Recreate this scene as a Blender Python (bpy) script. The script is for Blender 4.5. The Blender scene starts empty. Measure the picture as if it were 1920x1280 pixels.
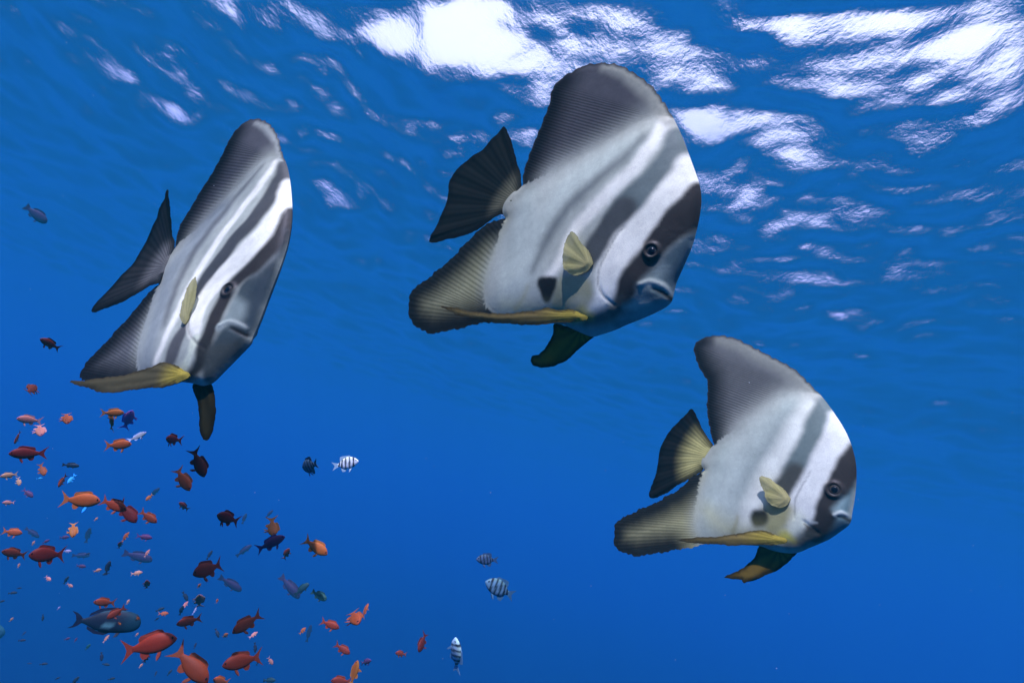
import bpy, bmesh, math, random
import numpy as np
from mathutils import Vector, Matrix
from mathutils.geometry import delaunay_2d_cdt

S = bpy.context.scene
COL = S.collection
R = math.radians

# ------------------------------------------------------------------ camera
DEPTH = 5.0                                   # metres of water above the lens
cam_d = bpy.data.cameras.new('camera')
cam_d.sensor_width = 36.0
cam_d.lens = 21.45
cam_d.clip_start = 0.05
cam_d.clip_end = 2000.0
cam = bpy.data.objects.new('camera', cam_d)
COL.objects.link(cam)
PITCH, ROLL = R(17.0), R(15.0)                # tilted up, leaning
cam.matrix_world = (Matrix.Translation((0, 0, -DEPTH)) @ Matrix.Rotation(R(90) + PITCH, 4, 'X')
                    @ Matrix.Rotation(ROLL, 4, 'Z'))
S.camera = cam

# ------------------------------------------------------------------ world: sky above, open deep water below
SUN_EL, SUN_AZ = R(56.0), R(205.0)            # sun high behind the camera, to its left (azimuth clockwise from +Y)
world = bpy.data.worlds.new('World')
S.world = world
world.use_nodes = True
nt = world.node_tree
nt.nodes.clear()
w_out = nt.nodes.new('ShaderNodeOutputWorld')
sky = nt.nodes.new('ShaderNodeTexSky')
sky.sky_type = 'NISHITA'
sky.sun_disc = False
sky.sun_elevation = SUN_EL
sky.sun_rotation = SUN_AZ
sky.air_density = 1.0
sky.dust_density = 6.0
sky.ozone_density = 1.0
bg_sky = nt.nodes.new('ShaderNodeBackground')
bg_sky.inputs['Strength'].default_value = 0.15
nt.links.new(sky.outputs['Color'], bg_sky.inputs['Color'])
tc = nt.nodes.new('ShaderNodeTexCoord')
sep = nt.nodes.new('ShaderNodeSeparateXYZ')
nt.links.new(tc.outputs['Generated'], sep.inputs[0])
ramp = nt.nodes.new('ShaderNodeValToRGB')      # the water body beyond the box: deeper is darker
mr0 = nt.nodes.new('ShaderNodeMapRange')
mr0.inputs['From Min'].default_value = -1.0
mr0.inputs['From Max'].default_value = 0.0
nt.links.new(sep.outputs['Z'], mr0.inputs['Value'])
nt.links.new(mr0.outputs[0], ramp.inputs[0])
ramp.color_ramp.elements[0].color = (0.002, 0.006, 0.055, 1)
ramp.color_ramp.elements[1].color = (0.003, 0.011, 0.10, 1)
bg_sea = nt.nodes.new('ShaderNodeBackground')
bg_sea.inputs['Strength'].default_value = 1.0
nt.links.new(ramp.outputs[0], bg_sea.inputs['Color'])
mr1 = nt.nodes.new('ShaderNodeMapRange')
mr1.inputs['From Min'].default_value = 0.0
mr1.inputs['From Max'].default_value = 0.02
nt.links.new(sep.outputs['Z'], mr1.inputs['Value'])
mixw = nt.nodes.new('ShaderNodeMixShader')
nt.links.new(mr1.outputs[0], mixw.inputs[0])
nt.links.new(bg_sea.outputs[0], mixw.inputs[1])
# thin bright cloud over most of the sky
cn = nt.nodes.new('ShaderNodeTexNoise')
cn.inputs['Scale'].default_value = 2.2
cn.inputs['Detail'].default_value = 5.0
nt.links.new(tc.outputs['Generated'], cn.inputs['Vector'])
cr = nt.nodes.new('ShaderNodeMapRange')
cr.inputs['From Min'].default_value = 0.30
cr.inputs['From Max'].default_value = 0.52
nt.links.new(cn.outputs['Fac'], cr.inputs['Value'])
bg_cloud = nt.nodes.new('ShaderNodeBackground')
bg_cloud.inputs['Color'].default_value = (0.93, 0.96, 1.0, 1)
bg_cloud.inputs['Strength'].default_value = 1.15
mixc = nt.nodes.new('ShaderNodeMixShader')
nt.links.new(cr.outputs[0], mixc.inputs[0])
nt.links.new(bg_sky.outputs[0], mixc.inputs[1])
nt.links.new(bg_cloud.outputs[0], mixc.inputs[2])
nt.links.new(mixc.outputs[0], mixw.inputs[2])
nt.links.new(mixw.outputs[0], w_out.inputs['Surface'])

# ------------------------------------------------------------------ sun
sun_d = bpy.data.lights.new('sun', 'SUN')
sun_d.energy = 5.0
sun_d.angle = R(0.5)
sun_d.color = (1.0, 0.965, 0.91)
sun = bpy.data.objects.new('sun', sun_d)
COL.objects.link(sun)
to_sun = Vector((math.sin(SUN_AZ) * math.cos(SUN_EL), math.cos(SUN_AZ) * math.cos(SUN_EL), math.sin(SUN_EL)))
sun.rotation_euler = to_sun.to_track_quat('Z', 'Y').to_euler()
sun.location = to_sun * 30

S.view_settings.view_transform = 'Standard'
S.view_settings.look = 'None'
S.view_settings.gamma = 1.0
S.view_settings.use_curve_mapping = False
S.view_settings.exposure = 0.95
S.render.engine = 'CYCLES'
S.cycles.use_denoising = True
S.cycles.denoiser = 'OPENIMAGEDENOISE'
S.cycles.max_bounces = 8
S.cycles.volume_bounces = 2
S.cycles.transparent_max_bounces = 8
S.cycles.use_adaptive_sampling = False


def tag(o, label=None, cat=None, group=None, kind=None):
    if label: o['label'] = label
    if cat: o['category'] = cat
    if group: o['group'] = group
    if kind: o['kind'] = kind
    return o


def mesh_obj(name, verts, faces, mat=None, parent=None, smooth=True):
    me = bpy.data.meshes.new(name)
    me.from_pydata([tuple(v) for v in verts], [], [tuple(f) for f in faces])
    if smooth:
        me.polygons.foreach_set('use_smooth', [True] * len(me.polygons))
    if mat: me.materials.append(mat)
    me.update()
    o = bpy.data.objects.new(name, me)
    COL.objects.link(o)
    if parent: o.parent = parent
    return o


def new_mat(name):
    m = bpy.data.materials.new(name)
    m.use_nodes = True
    return m, m.node_tree, m.node_tree.nodes['Principled BSDF']


# ------------------------------------------------------------------ the water surface, seen from below
# Wave components: kx, ky (rad/m), cosine and sine amplitude (m)
WAVES = np.array([-0.0723,0.9151,-0.01194,0.03927, 0.7698,2.6003,0.01272,-0.00416, 2.2196,6.6600,-0.00107,-0.00486, 2.6713,-4.9463,-0.00224,-0.00580,
2.7127,-4.7021,-0.00269,-0.00557, -4.4842,6.2131,0.00391,-0.00196, 1.2327,4.0920,0.00749,0.00192, 5.0691,-5.8771,0.00112,0.00368,
-2.3360,4.6917,-0.00509,0.00231, 2.9833,-6.5714,-0.00298,-0.00246, 3.4149,11.4978,0.00019,0.00228, 1.5572,5.1579,-0.00364,-0.00334,
10.6771,1.8336,-0.00023,-0.00237, 1.5079,4.4961,-0.00331,0.00432, 5.6744,0.0950,0.00386,0.00237, -0.1874,6.9386,-0.00210,0.00301,
1.2711,6.7973,-0.00334,0.00139, 6.9119,-5.9435,-0.00182,0.00196, 0.8987,6.1181,0.00379,0.00024, 9.7804,0.9957,0.00176,-0.00161,
2.6087,5.5610,0.00053,-0.00378, -0.6275,6.9936,0.00260,0.00208, 12.2862,-0.1873,0.00152,-0.00115, 0.8303,2.1672,-0.00195,-0.00977,
0.1911,4.3901,0.00315,-0.00419, 2.1207,-1.7864,0.00807,0.00156, 1.2823,3.9073,0.00540,-0.00002, 2.0855,-2.6415,-0.00529,0.00395,
9.5704,-0.5428,-0.00072,0.00220, 1.0505,-3.8211,-0.00123,0.00543, 2.4275,-1.8000,0.00116,0.00701, -0.8800,2.7897,0.00174,0.00697,
5.0979,12.2250,0.00032,0.00155, 0.2146,2.9891,-0.00338,0.00611, -0.6649,2.0191,-0.00775,-0.00593, 0.4932,-3.9762,-0.00179,-0.00482,
7.2001,8.3467,-0.00172,-0.00070, 1.3114,5.1393,0.00379,0.00043, 1.0583,3.2313,-0.00581,0.00129, 3.9819,1.9073,0.00033,0.00455,
7.5967,7.9649,-0.00063,-0.00171, 1.4978,3.6292,0.00321,-0.00394, 3.0062,-2.5856,-0.00500,-0.00040, 4.5130,6.7594,-0.00204,0.00135,
5.3464,-7.5804,-0.00146,0.00150, 7.9011,0.9858,-0.00207,0.00127, 7.1986,2.5543,0.00080,-0.00239, 12.3896,4.0550,-0.00132,-0.00066,
-2.7671,5.8717,0.00208,0.00211, 6.8009,8.4669,0.00027,0.00174, 13.1196,0.9210,-0.00009,-0.00144, 8.8057,1.4057,0.00212,-0.00002,
1.6911,7.1885,-0.00006,-0.00255, 7.6680,-5.3967,-0.00093,0.00177, 1.5901,-0.9129,0.00432,-0.00917, 4.8540,-2.2699,0.00034,0.00345,
1.9831,6.0233,-0.00066,0.00284, 0.4071,0.8272,0.00594,0.01909, 0.7017,3.3750,-0.00524,-0.00105, -0.0900,9.5877,0.00185,0.00043,
3.0891,-0.0950,-0.00011,0.00589, -1.0666,2.0243,-0.00574,-0.00547, -0.7922,7.4290,0.00057,0.00223, -2.1467,12.0498,-0.00103,-0.00095,
0.3934,0.8689,0.00299,0.01771, 5.3045,-0.8430,0.00110,0.00299, 9.1190,-1.8671,0.00061,0.00171, 2.4412,8.4897,0.00146,0.00124,
8.9419,-0.7775,0.00116,0.00146, 9.6538,-0.3399,-0.00100,0.00141, 4.7875,-0.6215,0.00322,0.00123, -1.5508,11.0625,0.00027,-0.00147,
2.4964,-1.6960,-0.00369,0.00408, 1.9633,-1.1843,-0.00173,-0.00698, 9.3270,13.9144,0.00074,0.00065, 0.6113,4.3182,-0.00221,0.00306,
-3.1331,2.2045,0.00156,0.00393, 1.8467,6.0039,-0.00252,-0.00055, 0.3478,0.9775,-0.00124,0.01554, 7.0116,14.6879,-0.00075,-0.00063,
3.1822,-1.0244,0.00455,-0.00149, 0.3296,8.5318,-0.00120,0.00144, 10.7103,8.2215,0.00062,0.00100, 0.4581,1.3680,-0.00750,0.00806,
10.4335,-13.2273,0.00094,0.00003, 0.2300,4.7183,0.00091,0.00320, 10.5143,-6.6426,-0.00117,-0.00046, 8.0749,3.6803,-0.00153,0.00086,
0.2499,-0.9278,0.00153,-0.01610, 8.0030,-9.4565,0.00052,0.00113, 4.1334,-2.1364,-0.00069,0.00323, 8.6050,6.6027,-0.00075,-0.00119,
-0.5871,1.5184,0.00304,0.00889, 1.6690,-2.3721,-0.00512,-0.00112, 2.7409,7.9743,0.00165,-0.00068, 10.4749,0.3703,0.00090,0.00111,
0.7059,-0.9029,-0.01013,0.00805, 7.2918,-4.1284,-0.00025,0.00174, 10.0483,1.4361,-0.00075,-0.00124, 5.6011,1.0785,-0.00066,0.00249,
1.3563,2.7807,0.00006,0.00475, -0.3485,1.1985,0.01019,0.00581, -0.4471,1.5072,-0.00342,0.00859, 7.1249,0.5935,-0.00156,0.00130,
4.1568,2.5114,0.00285,-0.00089, 4.7057,4.4410,-0.00162,0.00151, 0.5898,0.9354,0.00782,0.01028, 5.4781,-1.3977,0.00073,-0.00242,
17.4168,-5.6642,-0.00047,-0.00061, 0.8368,0.5046,0.01375,0.00451, 6.5752,-1.4421,-0.00198,0.00068, 1.0586,6.9464,-0.00156,-0.00122,
12.1909,7.9175,-0.00079,-0.00055, 1.8180,-0.3895,-0.00731,-0.00160, 14.9154,3.4184,-0.00048,0.00077, 0.6128,0.6617,0.01257,0.00886,
7.0637,-9.9661,-0.00108,0.00034, 1.4000,-4.9225,0.00266,-0.00049, 4.8720,-0.7922,0.00267,-0.00085, 0.5995,3.3890,-0.00386,-0.00110,
10.4047,6.0382,0.00033,-0.00110, 2.3441,5.1324,-0.00156,-0.00188, 10.3175,12.7511,0.00083,-0.00012, 4.0796,-0.6531,-0.00230,-0.00238,
4.8602,-0.6078,0.00236,0.00148, 8.0811,-4.7370,-0.00043,0.00139, -1.8678,5.4033,0.00205,0.00119, 0.7159,1.8826,-0.00639,-0.00213,
13.7284,-6.5111,0.00040,0.00079, 2.8017,2.4513,-0.00030,0.00359, -5.8726,8.0808,-0.00123,0.00053, 8.4704,-2.6635,0.00048,0.00142,
1.3352,3.9976,0.00314,-0.00025, 3.7731,10.0123,0.00026,0.00121, -0.2373,3.6396,0.00360,0.00041, 11.5157,8.4943,-0.00048,0.00079,
22.0476,5.9685,0.00037,-0.00045, 0.6991,1.0784,0.00622,0.00808, 0.4996,1.1255,0.00379,0.00991, 13.1738,-4.2855,0.00057,0.00074,
3.4782,3.0812,-0.00195,-0.00200, 2.0842,-0.3120,-0.00550,-0.00277, 18.6529,-6.4069,0.00041,0.00051, 0.2132,1.0381,-0.00819,0.00906,
8.7204,17.4514,-0.00066,0.00005, 0.8960,0.1669,0.00832,-0.01123, 0.5630,4.3908,0.00228,0.00173, 10.8213,6.1989,0.00022,-0.00098,
4.5811,6.4432,-0.00156,0.00030, 12.4611,15.5418,0.00062,-0.00012, -2.0132,4.6651,0.00225,0.00099, 2.9910,2.7581,-0.00276,-0.00132,
12.0549,1.7673,0.00013,-0.00101, 0.1153,-1.0759,-0.00623,-0.00950, 3.9405,5.0787,0.00162,0.00102, 7.8039,5.5647,0.00124,-0.00031,
10.2514,8.8360,-0.00089,-0.00015, 1.7134,4.6760,-0.00138,0.00203, 17.4998,-1.7879,0.00069,0.00006, 0.8664,0.2947,0.01197,-0.00577,
-0.3472,2.7781,-0.00411,0.00130, 16.5004,1.7844,-0.00059,0.00042, 3.9409,-0.2215,-0.00303,0.00030, 2.5309,-1.3353,0.00056,0.00415,
3.3694,4.2058,-0.00175,-0.00136, 10.5418,0.7355,-0.00012,0.00112, -2.4757,9.5956,-0.00089,0.00080, 18.6861,-8.1640,0.00058,-0.00006,
3.6033,-0.8208,-0.00192,0.00256, 0.6741,1.5408,-0.00433,0.00552, 3.6703,8.0811,-0.00112,0.00070, 6.1761,4.6909,0.00074,-0.00132,
0.6297,1.9858,-0.00490,-0.00276, 5.8728,-3.8115,0.00136,0.00097, -1.7784,9.7253,0.00117,0.00014, 0.6924,1.5807,-0.00447,0.00502,
3.4298,5.0279,-0.00041,0.00186, 4.3669,3.3983,-0.00153,0.00143, 0.7109,0.9975,0.00739,0.00583, 8.6216,-0.5504,-0.00118,-0.00062,
6.6159,5.7180,-0.00027,0.00127, 5.0249,-1.3588,-0.00104,-0.00190, 1.7741,3.6675,-0.00169,-0.00217, 4.8243,19.1997,-0.00056,-0.00001,
1.8494,4.3878,0.00205,0.00112, 12.0725,-3.1733,0.00063,-0.00063, 3.0785,4.0222,-0.00206,-0.00073, 11.0328,0.4698,0.00097,-0.00027,
0.7045,7.5703,0.00012,-0.00145, 5.3331,7.3737,-0.00062,-0.00104, 0.6792,0.6264,0.00982,0.00660, 4.8719,8.1557,-0.00104,0.00045,
6.1845,4.6837,0.00057,-0.00126, 4.7121,5.9821,-0.00116,-0.00080, 3.7405,4.2158,-0.00172,0.00080, 10.2705,14.8418,0.00055,-0.00023,
5.5387,2.2507,-0.00167,-0.00061, 0.3799,1.5750,-0.00656,0.00026, 1.1673,-0.1291,0.00851,0.00297, 1.1173,-0.1582,0.00933,-0.00095,
11.3972,14.7774,0.00042,-0.00038, 3.5769,0.3789,-0.00086,-0.00279, 0.5384,1.2553,-0.00120,0.00758, 12.2799,-6.1506,-0.00039,-0.00065,
-16.9077,10.0646,0.00052,0.00010, 2.6145,-0.1542,0.00288,0.00271, 17.0483,-7.0377,0.00042,0.00037, 0.8645,-0.3620,-0.00717,0.00837,
1.2181,-0.0546,0.00589,0.00607, 5.3314,15.8211,-0.00055,-0.00028, -2.2178,17.5286,0.00055,-0.00020, -4.7463,15.2360,0.00052,0.00038,
16.6374,-12.0519,-0.00050,0.00005, 1.2059,-0.2550,0.00737,-0.00388, 0.5638,1.8466,-0.00454,-0.00269, 0.4733,0.8499,0.00481,0.00930,
20.8129,2.8679,0.00028,0.00039, 10.3247,-4.8909,-0.00078,-0.00043, 10.7059,3.2131,0.00044,-0.00078, 0.5404,1.7689,-0.00461,-0.00287,
9.1085,4.9313,0.00060,-0.00076, 0.3409,1.1318,0.00231,0.00817, 10.5890,5.0865,-0.00053,0.00067, 2.4651,-1.1311,-0.00338,0.00143,
6.8036,2.7274,0.00131,0.00030, 3.0855,6.2184,-0.00074,0.00121, 2.6600,2.6227,-0.00259,0.00050, 9.2986,5.5403,-0.00054,0.00073,
4.8222,2.1168,-0.00186,0.00017, -0.1076,1.7963,-0.00274,0.00471, 0.1545,1.1193,-0.00220,0.00838, 9.6777,12.3610,-0.00007,0.00062,
3.7974,2.8691,-0.00008,0.00204, 1.0969,-0.8142,0.00534,-0.00471, 10.3409,8.4347,-0.00071,-0.00016, 6.6692,-0.9059,-0.00132,-0.00056,
19.4273,1.5886,-0.00042,-0.00025, 8.6165,11.2738,-0.00030,0.00061, -1.2586,1.8016,-0.00334,0.00280, 8.3443,10.4336,-0.00017,-0.00069,
2.6340,-0.0607,0.00023,0.00358, 2.2496,0.0715,0.00416,-0.00051, 11.1634,10.5713,-0.00033,0.00052, 9.0370,1.1228,0.00102,0.00009,
0.9037,0.2332,0.00810,-0.00591, 17.8098,1.3462,-0.00052,-0.00004, 13.7014,3.3272,-0.00052,-0.00040, 6.0081,1.7837,0.00060,-0.00134,
1.9498,2.7230,0.00272,-0.00040, 2.9794,4.8133,0.00162,0.00008, 11.5719,16.3468,-0.00007,-0.00045, 17.9685,10.7546,-0.00034,0.00027,
2.2235,0.0546,0.00397,-0.00084, 0.1622,1.9528,-0.00346,0.00304, 0.4836,1.9765,-0.00360,-0.00257, 2.2652,0.1365,0.00378,0.00118,
2.6403,3.9448,-0.00131,-0.00136, 0.9077,-0.2670,-0.00943,-0.00012, 14.4462,3.3563,-0.00060,-0.00005, 3.4485,2.2323,-0.00107,-0.00188,
0.4071,1.6320,-0.00510,-0.00132, 2.6081,2.5979,-0.00231,0.00064, 2.1572,1.4630,-0.00026,-0.00336, 0.3069,3.8701,0.00180,-0.00136,
15.5572,-1.0472,-0.00049,-0.00027, 1.2039,0.0869,-0.00063,0.00723, 7.8976,2.3159,-0.00091,-0.00055, -3.9701,17.3466,-0.00040,0.00028,
7.0150,3.9924,0.00082,0.00070, 1.0109,-0.2875,0.00230,-0.00792, 0.8542,1.1952,-0.00140,0.00571, 8.7260,2.5687,-0.00065,0.00069,
20.3918,10.1750,0.00001,-0.00037, 0.8230,1.3421,-0.00393,0.00368, 1.0111,0.3479,0.00778,-0.00141, -0.1790,3.5257,0.00239,0.00014,
4.2893,7.8974,-0.00087,0.00036, 13.2354,13.6494,-0.00008,-0.00044, 4.1443,0.4528,0.00165,0.00113, 1.2563,-0.3844,0.00414,-0.00479,
3.1669,-0.3371,0.00252,0.00069, 5.2732,0.6509,-0.00135,-0.00078, 5.0674,-1.6265,-0.00109,-0.00110, -0.9703,22.5593,-0.00033,-0.00015,
12.0884,4.4337,-0.00040,-0.00049, 12.6028,-0.6378,0.00040,0.00051, 6.7529,-6.8898,0.00032,0.00078, 2.2009,2.4328,-0.00245,-0.00039,
1.5245,2.9634,0.00234,0.00068, 0.6489,0.6702,0.00654,0.00570, 2.1831,-0.7776,-0.00168,0.00306, 0.0664,1.3009,-0.00380,0.00486,
0.6068,0.7092,0.00615,0.00603, 21.8332,5.4679,0.00016,-0.00032, 0.5668,0.7507,0.00559,0.00645, -17.2751,4.9065,-0.00038,0.00024,
12.1813,10.0334,-0.00043,-0.00027, 2.3745,-0.5935,-0.00275,-0.00176, 14.1373,7.9161,-0.00022,0.00044, 7.6422,9.7037,0.00054,0.00035,
4.6958,15.8385,-0.00026,-0.00040, 0.8421,1.0038,0.00486,0.00351, 20.4528,-6.3610,0.00017,0.00032, 6.7366,1.4257,0.00019,-0.00111,
11.8989,19.0929,-0.00034,0.00002, 3.4251,2.1540,-0.00143,-0.00126, 18.1016,7.5274,0.00039,-0.00003, 2.4642,2.4068,-0.00112,0.00193,
4.4334,8.0690,0.00021,0.00080, 16.1470,-0.8167,-0.00042,-0.00021, 1.9493,3.7481,0.00008,-0.00178, 3.8213,4.9682,0.00084,-0.00084,
4.0314,7.9556,0.00029,0.00077, 1.0124,1.2896,-0.00134,0.00424, 1.0482,-0.1122,0.00682,-0.00111, -8.7504,2.9876,0.00067,-0.00040,
7.4851,3.1193,0.00066,0.00060, -12.1408,13.9493,-0.00017,-0.00035, 19.3717,-4.7940,0.00020,0.00030, -0.1948,1.2979,0.00111,0.00537,
2.1465,-0.4363,-0.00302,0.00129, 3.6628,0.4525,0.00018,-0.00193, 11.9409,11.9861,0.00002,0.00042, 0.8682,1.4077,-0.00332,0.00275,
2.2863,2.3878,-0.00201,0.00073, 0.8506,0.9823,0.00445,0.00315, 4.0823,13.5320,0.00017,-0.00047, -0.0489,1.7767,-0.00146,0.00370,
4.2378,-0.2474,0.00140,-0.00089, 0.2483,-1.1409,0.00212,-0.00564, 12.5325,11.5823,-0.00041,0.00005, 14.6543,-4.5870,0.00015,0.00043,
4.5947,5.9744,0.00076,0.00054, 1.0295,20.0651,-0.00010,-0.00033, 1.3512,2.2459,-0.00245,-0.00097, 21.7816,-1.2496,0.00002,0.00031,
10.2199,9.2031,-0.00040,0.00030, 1.8753,4.2407,0.00117,0.00090, 1.0716,-0.0026,0.00390,0.00500, 1.6527,1.2753,0.00156,-0.00281,
1.8768,0.0273,0.00077,0.00348, 9.3597,-0.3762,0.00031,-0.00064, 20.0851,-10.0283,-0.00029,-0.00004, 0.3487,1.6679,-0.00366,-0.00122,
2.6153,3.1007,0.00162,-0.00011, 1.9095,-0.0231,0.00256,0.00225, 1.0122,0.4070,0.00592,-0.00069, 17.2368,6.4614,-0.00029,-0.00020,
5.4957,3.4496,0.00026,-0.00096, 16.2182,-9.5853,0.00021,-0.00027, 21.8931,5.0419,-0.00003,-0.00028, 11.0498,12.6660,0.00029,-0.00025,
3.5107,3.2403,0.00056,-0.00121, 13.7530,7.1728,-0.00025,-0.00033, 0.6959,0.8289,0.00571,-0.00135, 1.8510,2.1295,0.00037,0.00220,
1.7418,1.2721,0.00199,-0.00212, 1.0534,1.2760,-0.00058,0.00374, 1.0765,-0.5818,-0.00510,0.00020, 16.1983,-0.5280,0.00034,0.00017,
15.3391,9.8240,-0.00030,0.00016, 1.0575,0.7740,0.00117,0.00458, 11.9418,2.2885,-0.00046,-0.00021, 3.6831,-0.7013,-0.00162,-0.00024,
-0.4513,0.8685,-0.00582,-0.00217, -7.4245,7.9368,-0.00033,0.00044, 5.1698,1.1374,0.00109,-0.00034, 2.0145,0.0128,0.00278,0.00104,
2.5554,-0.1162,0.00137,0.00189, 13.7035,8.4682,0.00034,-0.00014, 3.7280,3.1718,-0.00121,-0.00002, 16.7713,-5.7033,-0.00033,-0.00001,
0.9811,0.1179,0.00412,-0.00423, 6.8961,-3.3920,-0.00055,-0.00052, 0.8024,1.6142,-0.00316,0.00071, 8.9357,7.0999,-0.00006,-0.00051,
-2.6229,9.2649,0.00060,0.00002, 5.8910,1.3749,-0.00096,0.00001, 1.5428,0.6532,-0.00157,-0.00307, 0.9735,0.7462,0.00244,0.00398,
15.1441,13.3365,0.00018,-0.00022, -2.7383,16.0028,0.00034,0.00007, 6.5435,2.6569,0.00080,-0.00000, 5.4741,10.5037,-0.00022,0.00042,
0.9876,1.0507,0.00373,0.00111, 5.9940,20.7590,0.00004,-0.00025, 8.7694,11.6873,-0.00019,0.00033, 2.6727,4.0986,-0.00055,-0.00096,
2.2989,3.8925,-0.00099,-0.00066, 21.8455,2.5944,-0.00024,-0.00002, 5.1292,1.2080,0.00100,0.00018, 1.1720,0.7027,0.00175,0.00351,
1.9641,3.6997,-0.00036,-0.00122, 14.5548,0.5159,-0.00028,0.00023, 0.9738,1.9928,-0.00187,-0.00142, 14.8051,5.2455,0.00007,-0.00032,
1.0327,-0.0653,0.00467,-0.00186, 1.6609,0.6595,0.00072,-0.00282, 1.0043,-0.6348,-0.00355,0.00254, 0.9404,-0.3271,-0.00482,-0.00186,
6.0177,3.3027,-0.00034,0.00066, 3.8618,-0.4552,0.00053,0.00121, 6.3186,7.5453,-0.00004,-0.00051, 1.8522,0.2545,-0.00191,-0.00192,
5.2537,1.2711,-0.00040,-0.00084, 2.9277,1.4892,0.00153,0.00013, 2.9229,1.4602,0.00149,-0.00041, 15.6576,15.4056,-0.00013,0.00019,
1.8108,1.6028,0.00011,0.00206, 18.7487,2.7476,-0.00008,-0.00025, 1.5728,0.6915,0.00043,-0.00285, 4.3702,2.9313,0.00003,0.00094,
2.6806,0.6968,-0.00177,0.00011, 4.8969,3.1009,0.00076,-0.00037, 0.8780,0.8283,0.00369,0.00163, 0.1175,1.5397,-0.00308,0.00066,
1.1245,1.5512,-0.00234,-0.00096, 12.1083,1.7270,-0.00012,-0.00037, 0.9131,0.8325,0.00291,0.00246, 17.2201,7.3781,-0.00012,-0.00022,
2.3282,2.1598,0.00062,0.00133, 2.4736,-0.6335,-0.00171,-0.00064, 2.1614,0.4435,0.00031,-0.00207, 2.9014,1.3654,0.00019,-0.00141,
17.0150,-2.3445,0.00003,0.00026, 0.2555,14.4005,0.00019,0.00025, 16.4806,0.4555,0.00025,0.00011, 1.4579,1.8727,-0.00004,-0.00189,
2.6931,4.3032,0.00048,-0.00073, 12.7991,4.2711,-0.00032,0.00009, 1.8129,0.2505,-0.00153,-0.00184, 1.8977,0.3743,-0.00111,-0.00196,
2.6464,0.2632,-0.00008,-0.00162, 1.1758,2.1269,-0.00171,-0.00045, 1.3221,0.2848,-0.00305,0.00080, 4.7084,2.8470,-0.00053,0.00057,
1.5972,0.0840,-0.00264,0.00014, 2.7174,6.4711,-0.00056,0.00021, 1.7121,1.4352,0.00185,0.00036, 1.3518,0.2703,-0.00274,0.00131,
14.5275,14.4473,0.00019,0.00006, 2.1626,1.1684,-0.00059,0.00156, 0.2054,1.6348,-0.00240,0.00059, 10.2132,8.3040,-0.00030,-0.00006,
2.4819,0.1430,0.00159,0.00038, 1.4880,1.9337,0.00034,-0.00162, 5.3767,16.9469,0.00017,0.00015, 3.1410,3.0859,-0.00036,-0.00082,
6.7436,6.4566,-0.00024,0.00035, 1.4088,0.0535,0.00112,0.00255, 5.0413,-0.0613,0.00073,-0.00026, 6.9117,1.3123,0.00015,-0.00053,
0.9851,1.7176,-0.00194,-0.00001, 2.3733,1.2773,-0.00112,-0.00087, 8.4266,2.9377,0.00029,0.00031, 7.2012,-2.5332,-0.00031,0.00039,
1.4035,2.8475,-0.00030,0.00115, 5.0243,3.1871,0.00057,0.00028, 0.0225,1.4963,-0.00208,0.00140, 2.6187,0.7288,-0.00133,-0.00030,
2.5300,4.5087,0.00063,-0.00032, -0.9298,0.5109,-0.00337,-0.00054, 1.9432,0.6253,0.00154,0.00086, 2.1323,0.7846,-0.00082,0.00134,
8.7299,5.1924,-0.00002,0.00035, 1.1332,0.6287,0.00227,0.00154, 1.0873,2.0069,-0.00109,-0.00108, 1.7579,1.9286,0.00134,-0.00005,
0.8830,0.7202,0.00258,-0.00164, 3.0332,3.2352,0.00029,0.00072, 6.4737,1.4395,0.00029,-0.00043, 2.1969,0.6162,0.00071,0.00132,
0.3507,6.4511,-0.00052,0.00003, 0.9407,0.5457,0.00249,0.00185, 14.7338,8.7705,0.00007,-0.00018, 2.0698,0.7983,-0.00078,0.00128,
5.1442,4.0796,-0.00023,0.00044, 2.5531,3.1866,0.00072,-0.00037, 0.8398,-0.9053,-0.00264,0.00024, 22.5517,3.7736,-0.00013,0.00006,
0.9525,-0.7254,0.00026,0.00266, 2.8452,4.4896,0.00060,-0.00001, 1.3089,-0.6183,0.00206,-0.00073, 13.6150,11.9928,-0.00017,-0.00003,
2.1832,1.8293,0.00093,0.00059, 16.0916,-15.1388,-0.00006,0.00013, 7.3406,19.6481,-0.00007,-0.00013, 1.9032,1.3476,-0.00112,-0.00069,
14.8993,-1.5062,0.00006,-0.00019, 1.3545,0.4536,-0.00192,0.00077, 0.9672,0.7045,0.00235,0.00062, 1.1291,0.3121,-0.00227,-0.00100,
1.0062,0.5341,0.00246,0.00066, 1.2286,1.3697,0.00073,0.00136, 1.4124,1.8915,0.00011,-0.00118, 0.1111,3.3394,-0.00034,-0.00074,
3.1268,2.1421,-0.00070,-0.00011, -9.6071,16.3358,-0.00001,0.00014, 1.1440,0.6020,0.00205,-0.00003, 1.5010,0.0820,-0.00163,0.00065,
1.2723,0.8018,-0.00077,0.00157, 0.9634,0.9391,0.00111,0.00160, 1.0193,0.5538,0.00220,0.00042, 1.0026,0.8979,-0.00001,0.00193,
21.6798,1.0161,-0.00001,-0.00012, 1.3367,0.3342,-0.00173,0.00063, 1.7390,0.2355,-0.00075,-0.00123, 1.8074,0.6687,0.00102,-0.00079,
2.0856,1.0567,0.00061,0.00086, 1.2755,2.1105,-0.00098,0.00014, 1.3855,1.0200,-0.00108,0.00083, 1.0738,0.3372,0.00151,-0.00138,
1.9733,1.3627,-0.00047,-0.00080, 1.9341,1.4303,0.00041,-0.00082, 0.9906,0.9217,0.00028,0.00157, 1.9955,1.1192,-0.00053,0.00076,
10.4182,18.3880,0.00002,-0.00009, -1.8924,8.1129,-0.00017,-0.00016, 2.2509,0.6535,0.00011,0.00082, 1.0826,1.1445,0.00089,0.00084,
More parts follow.
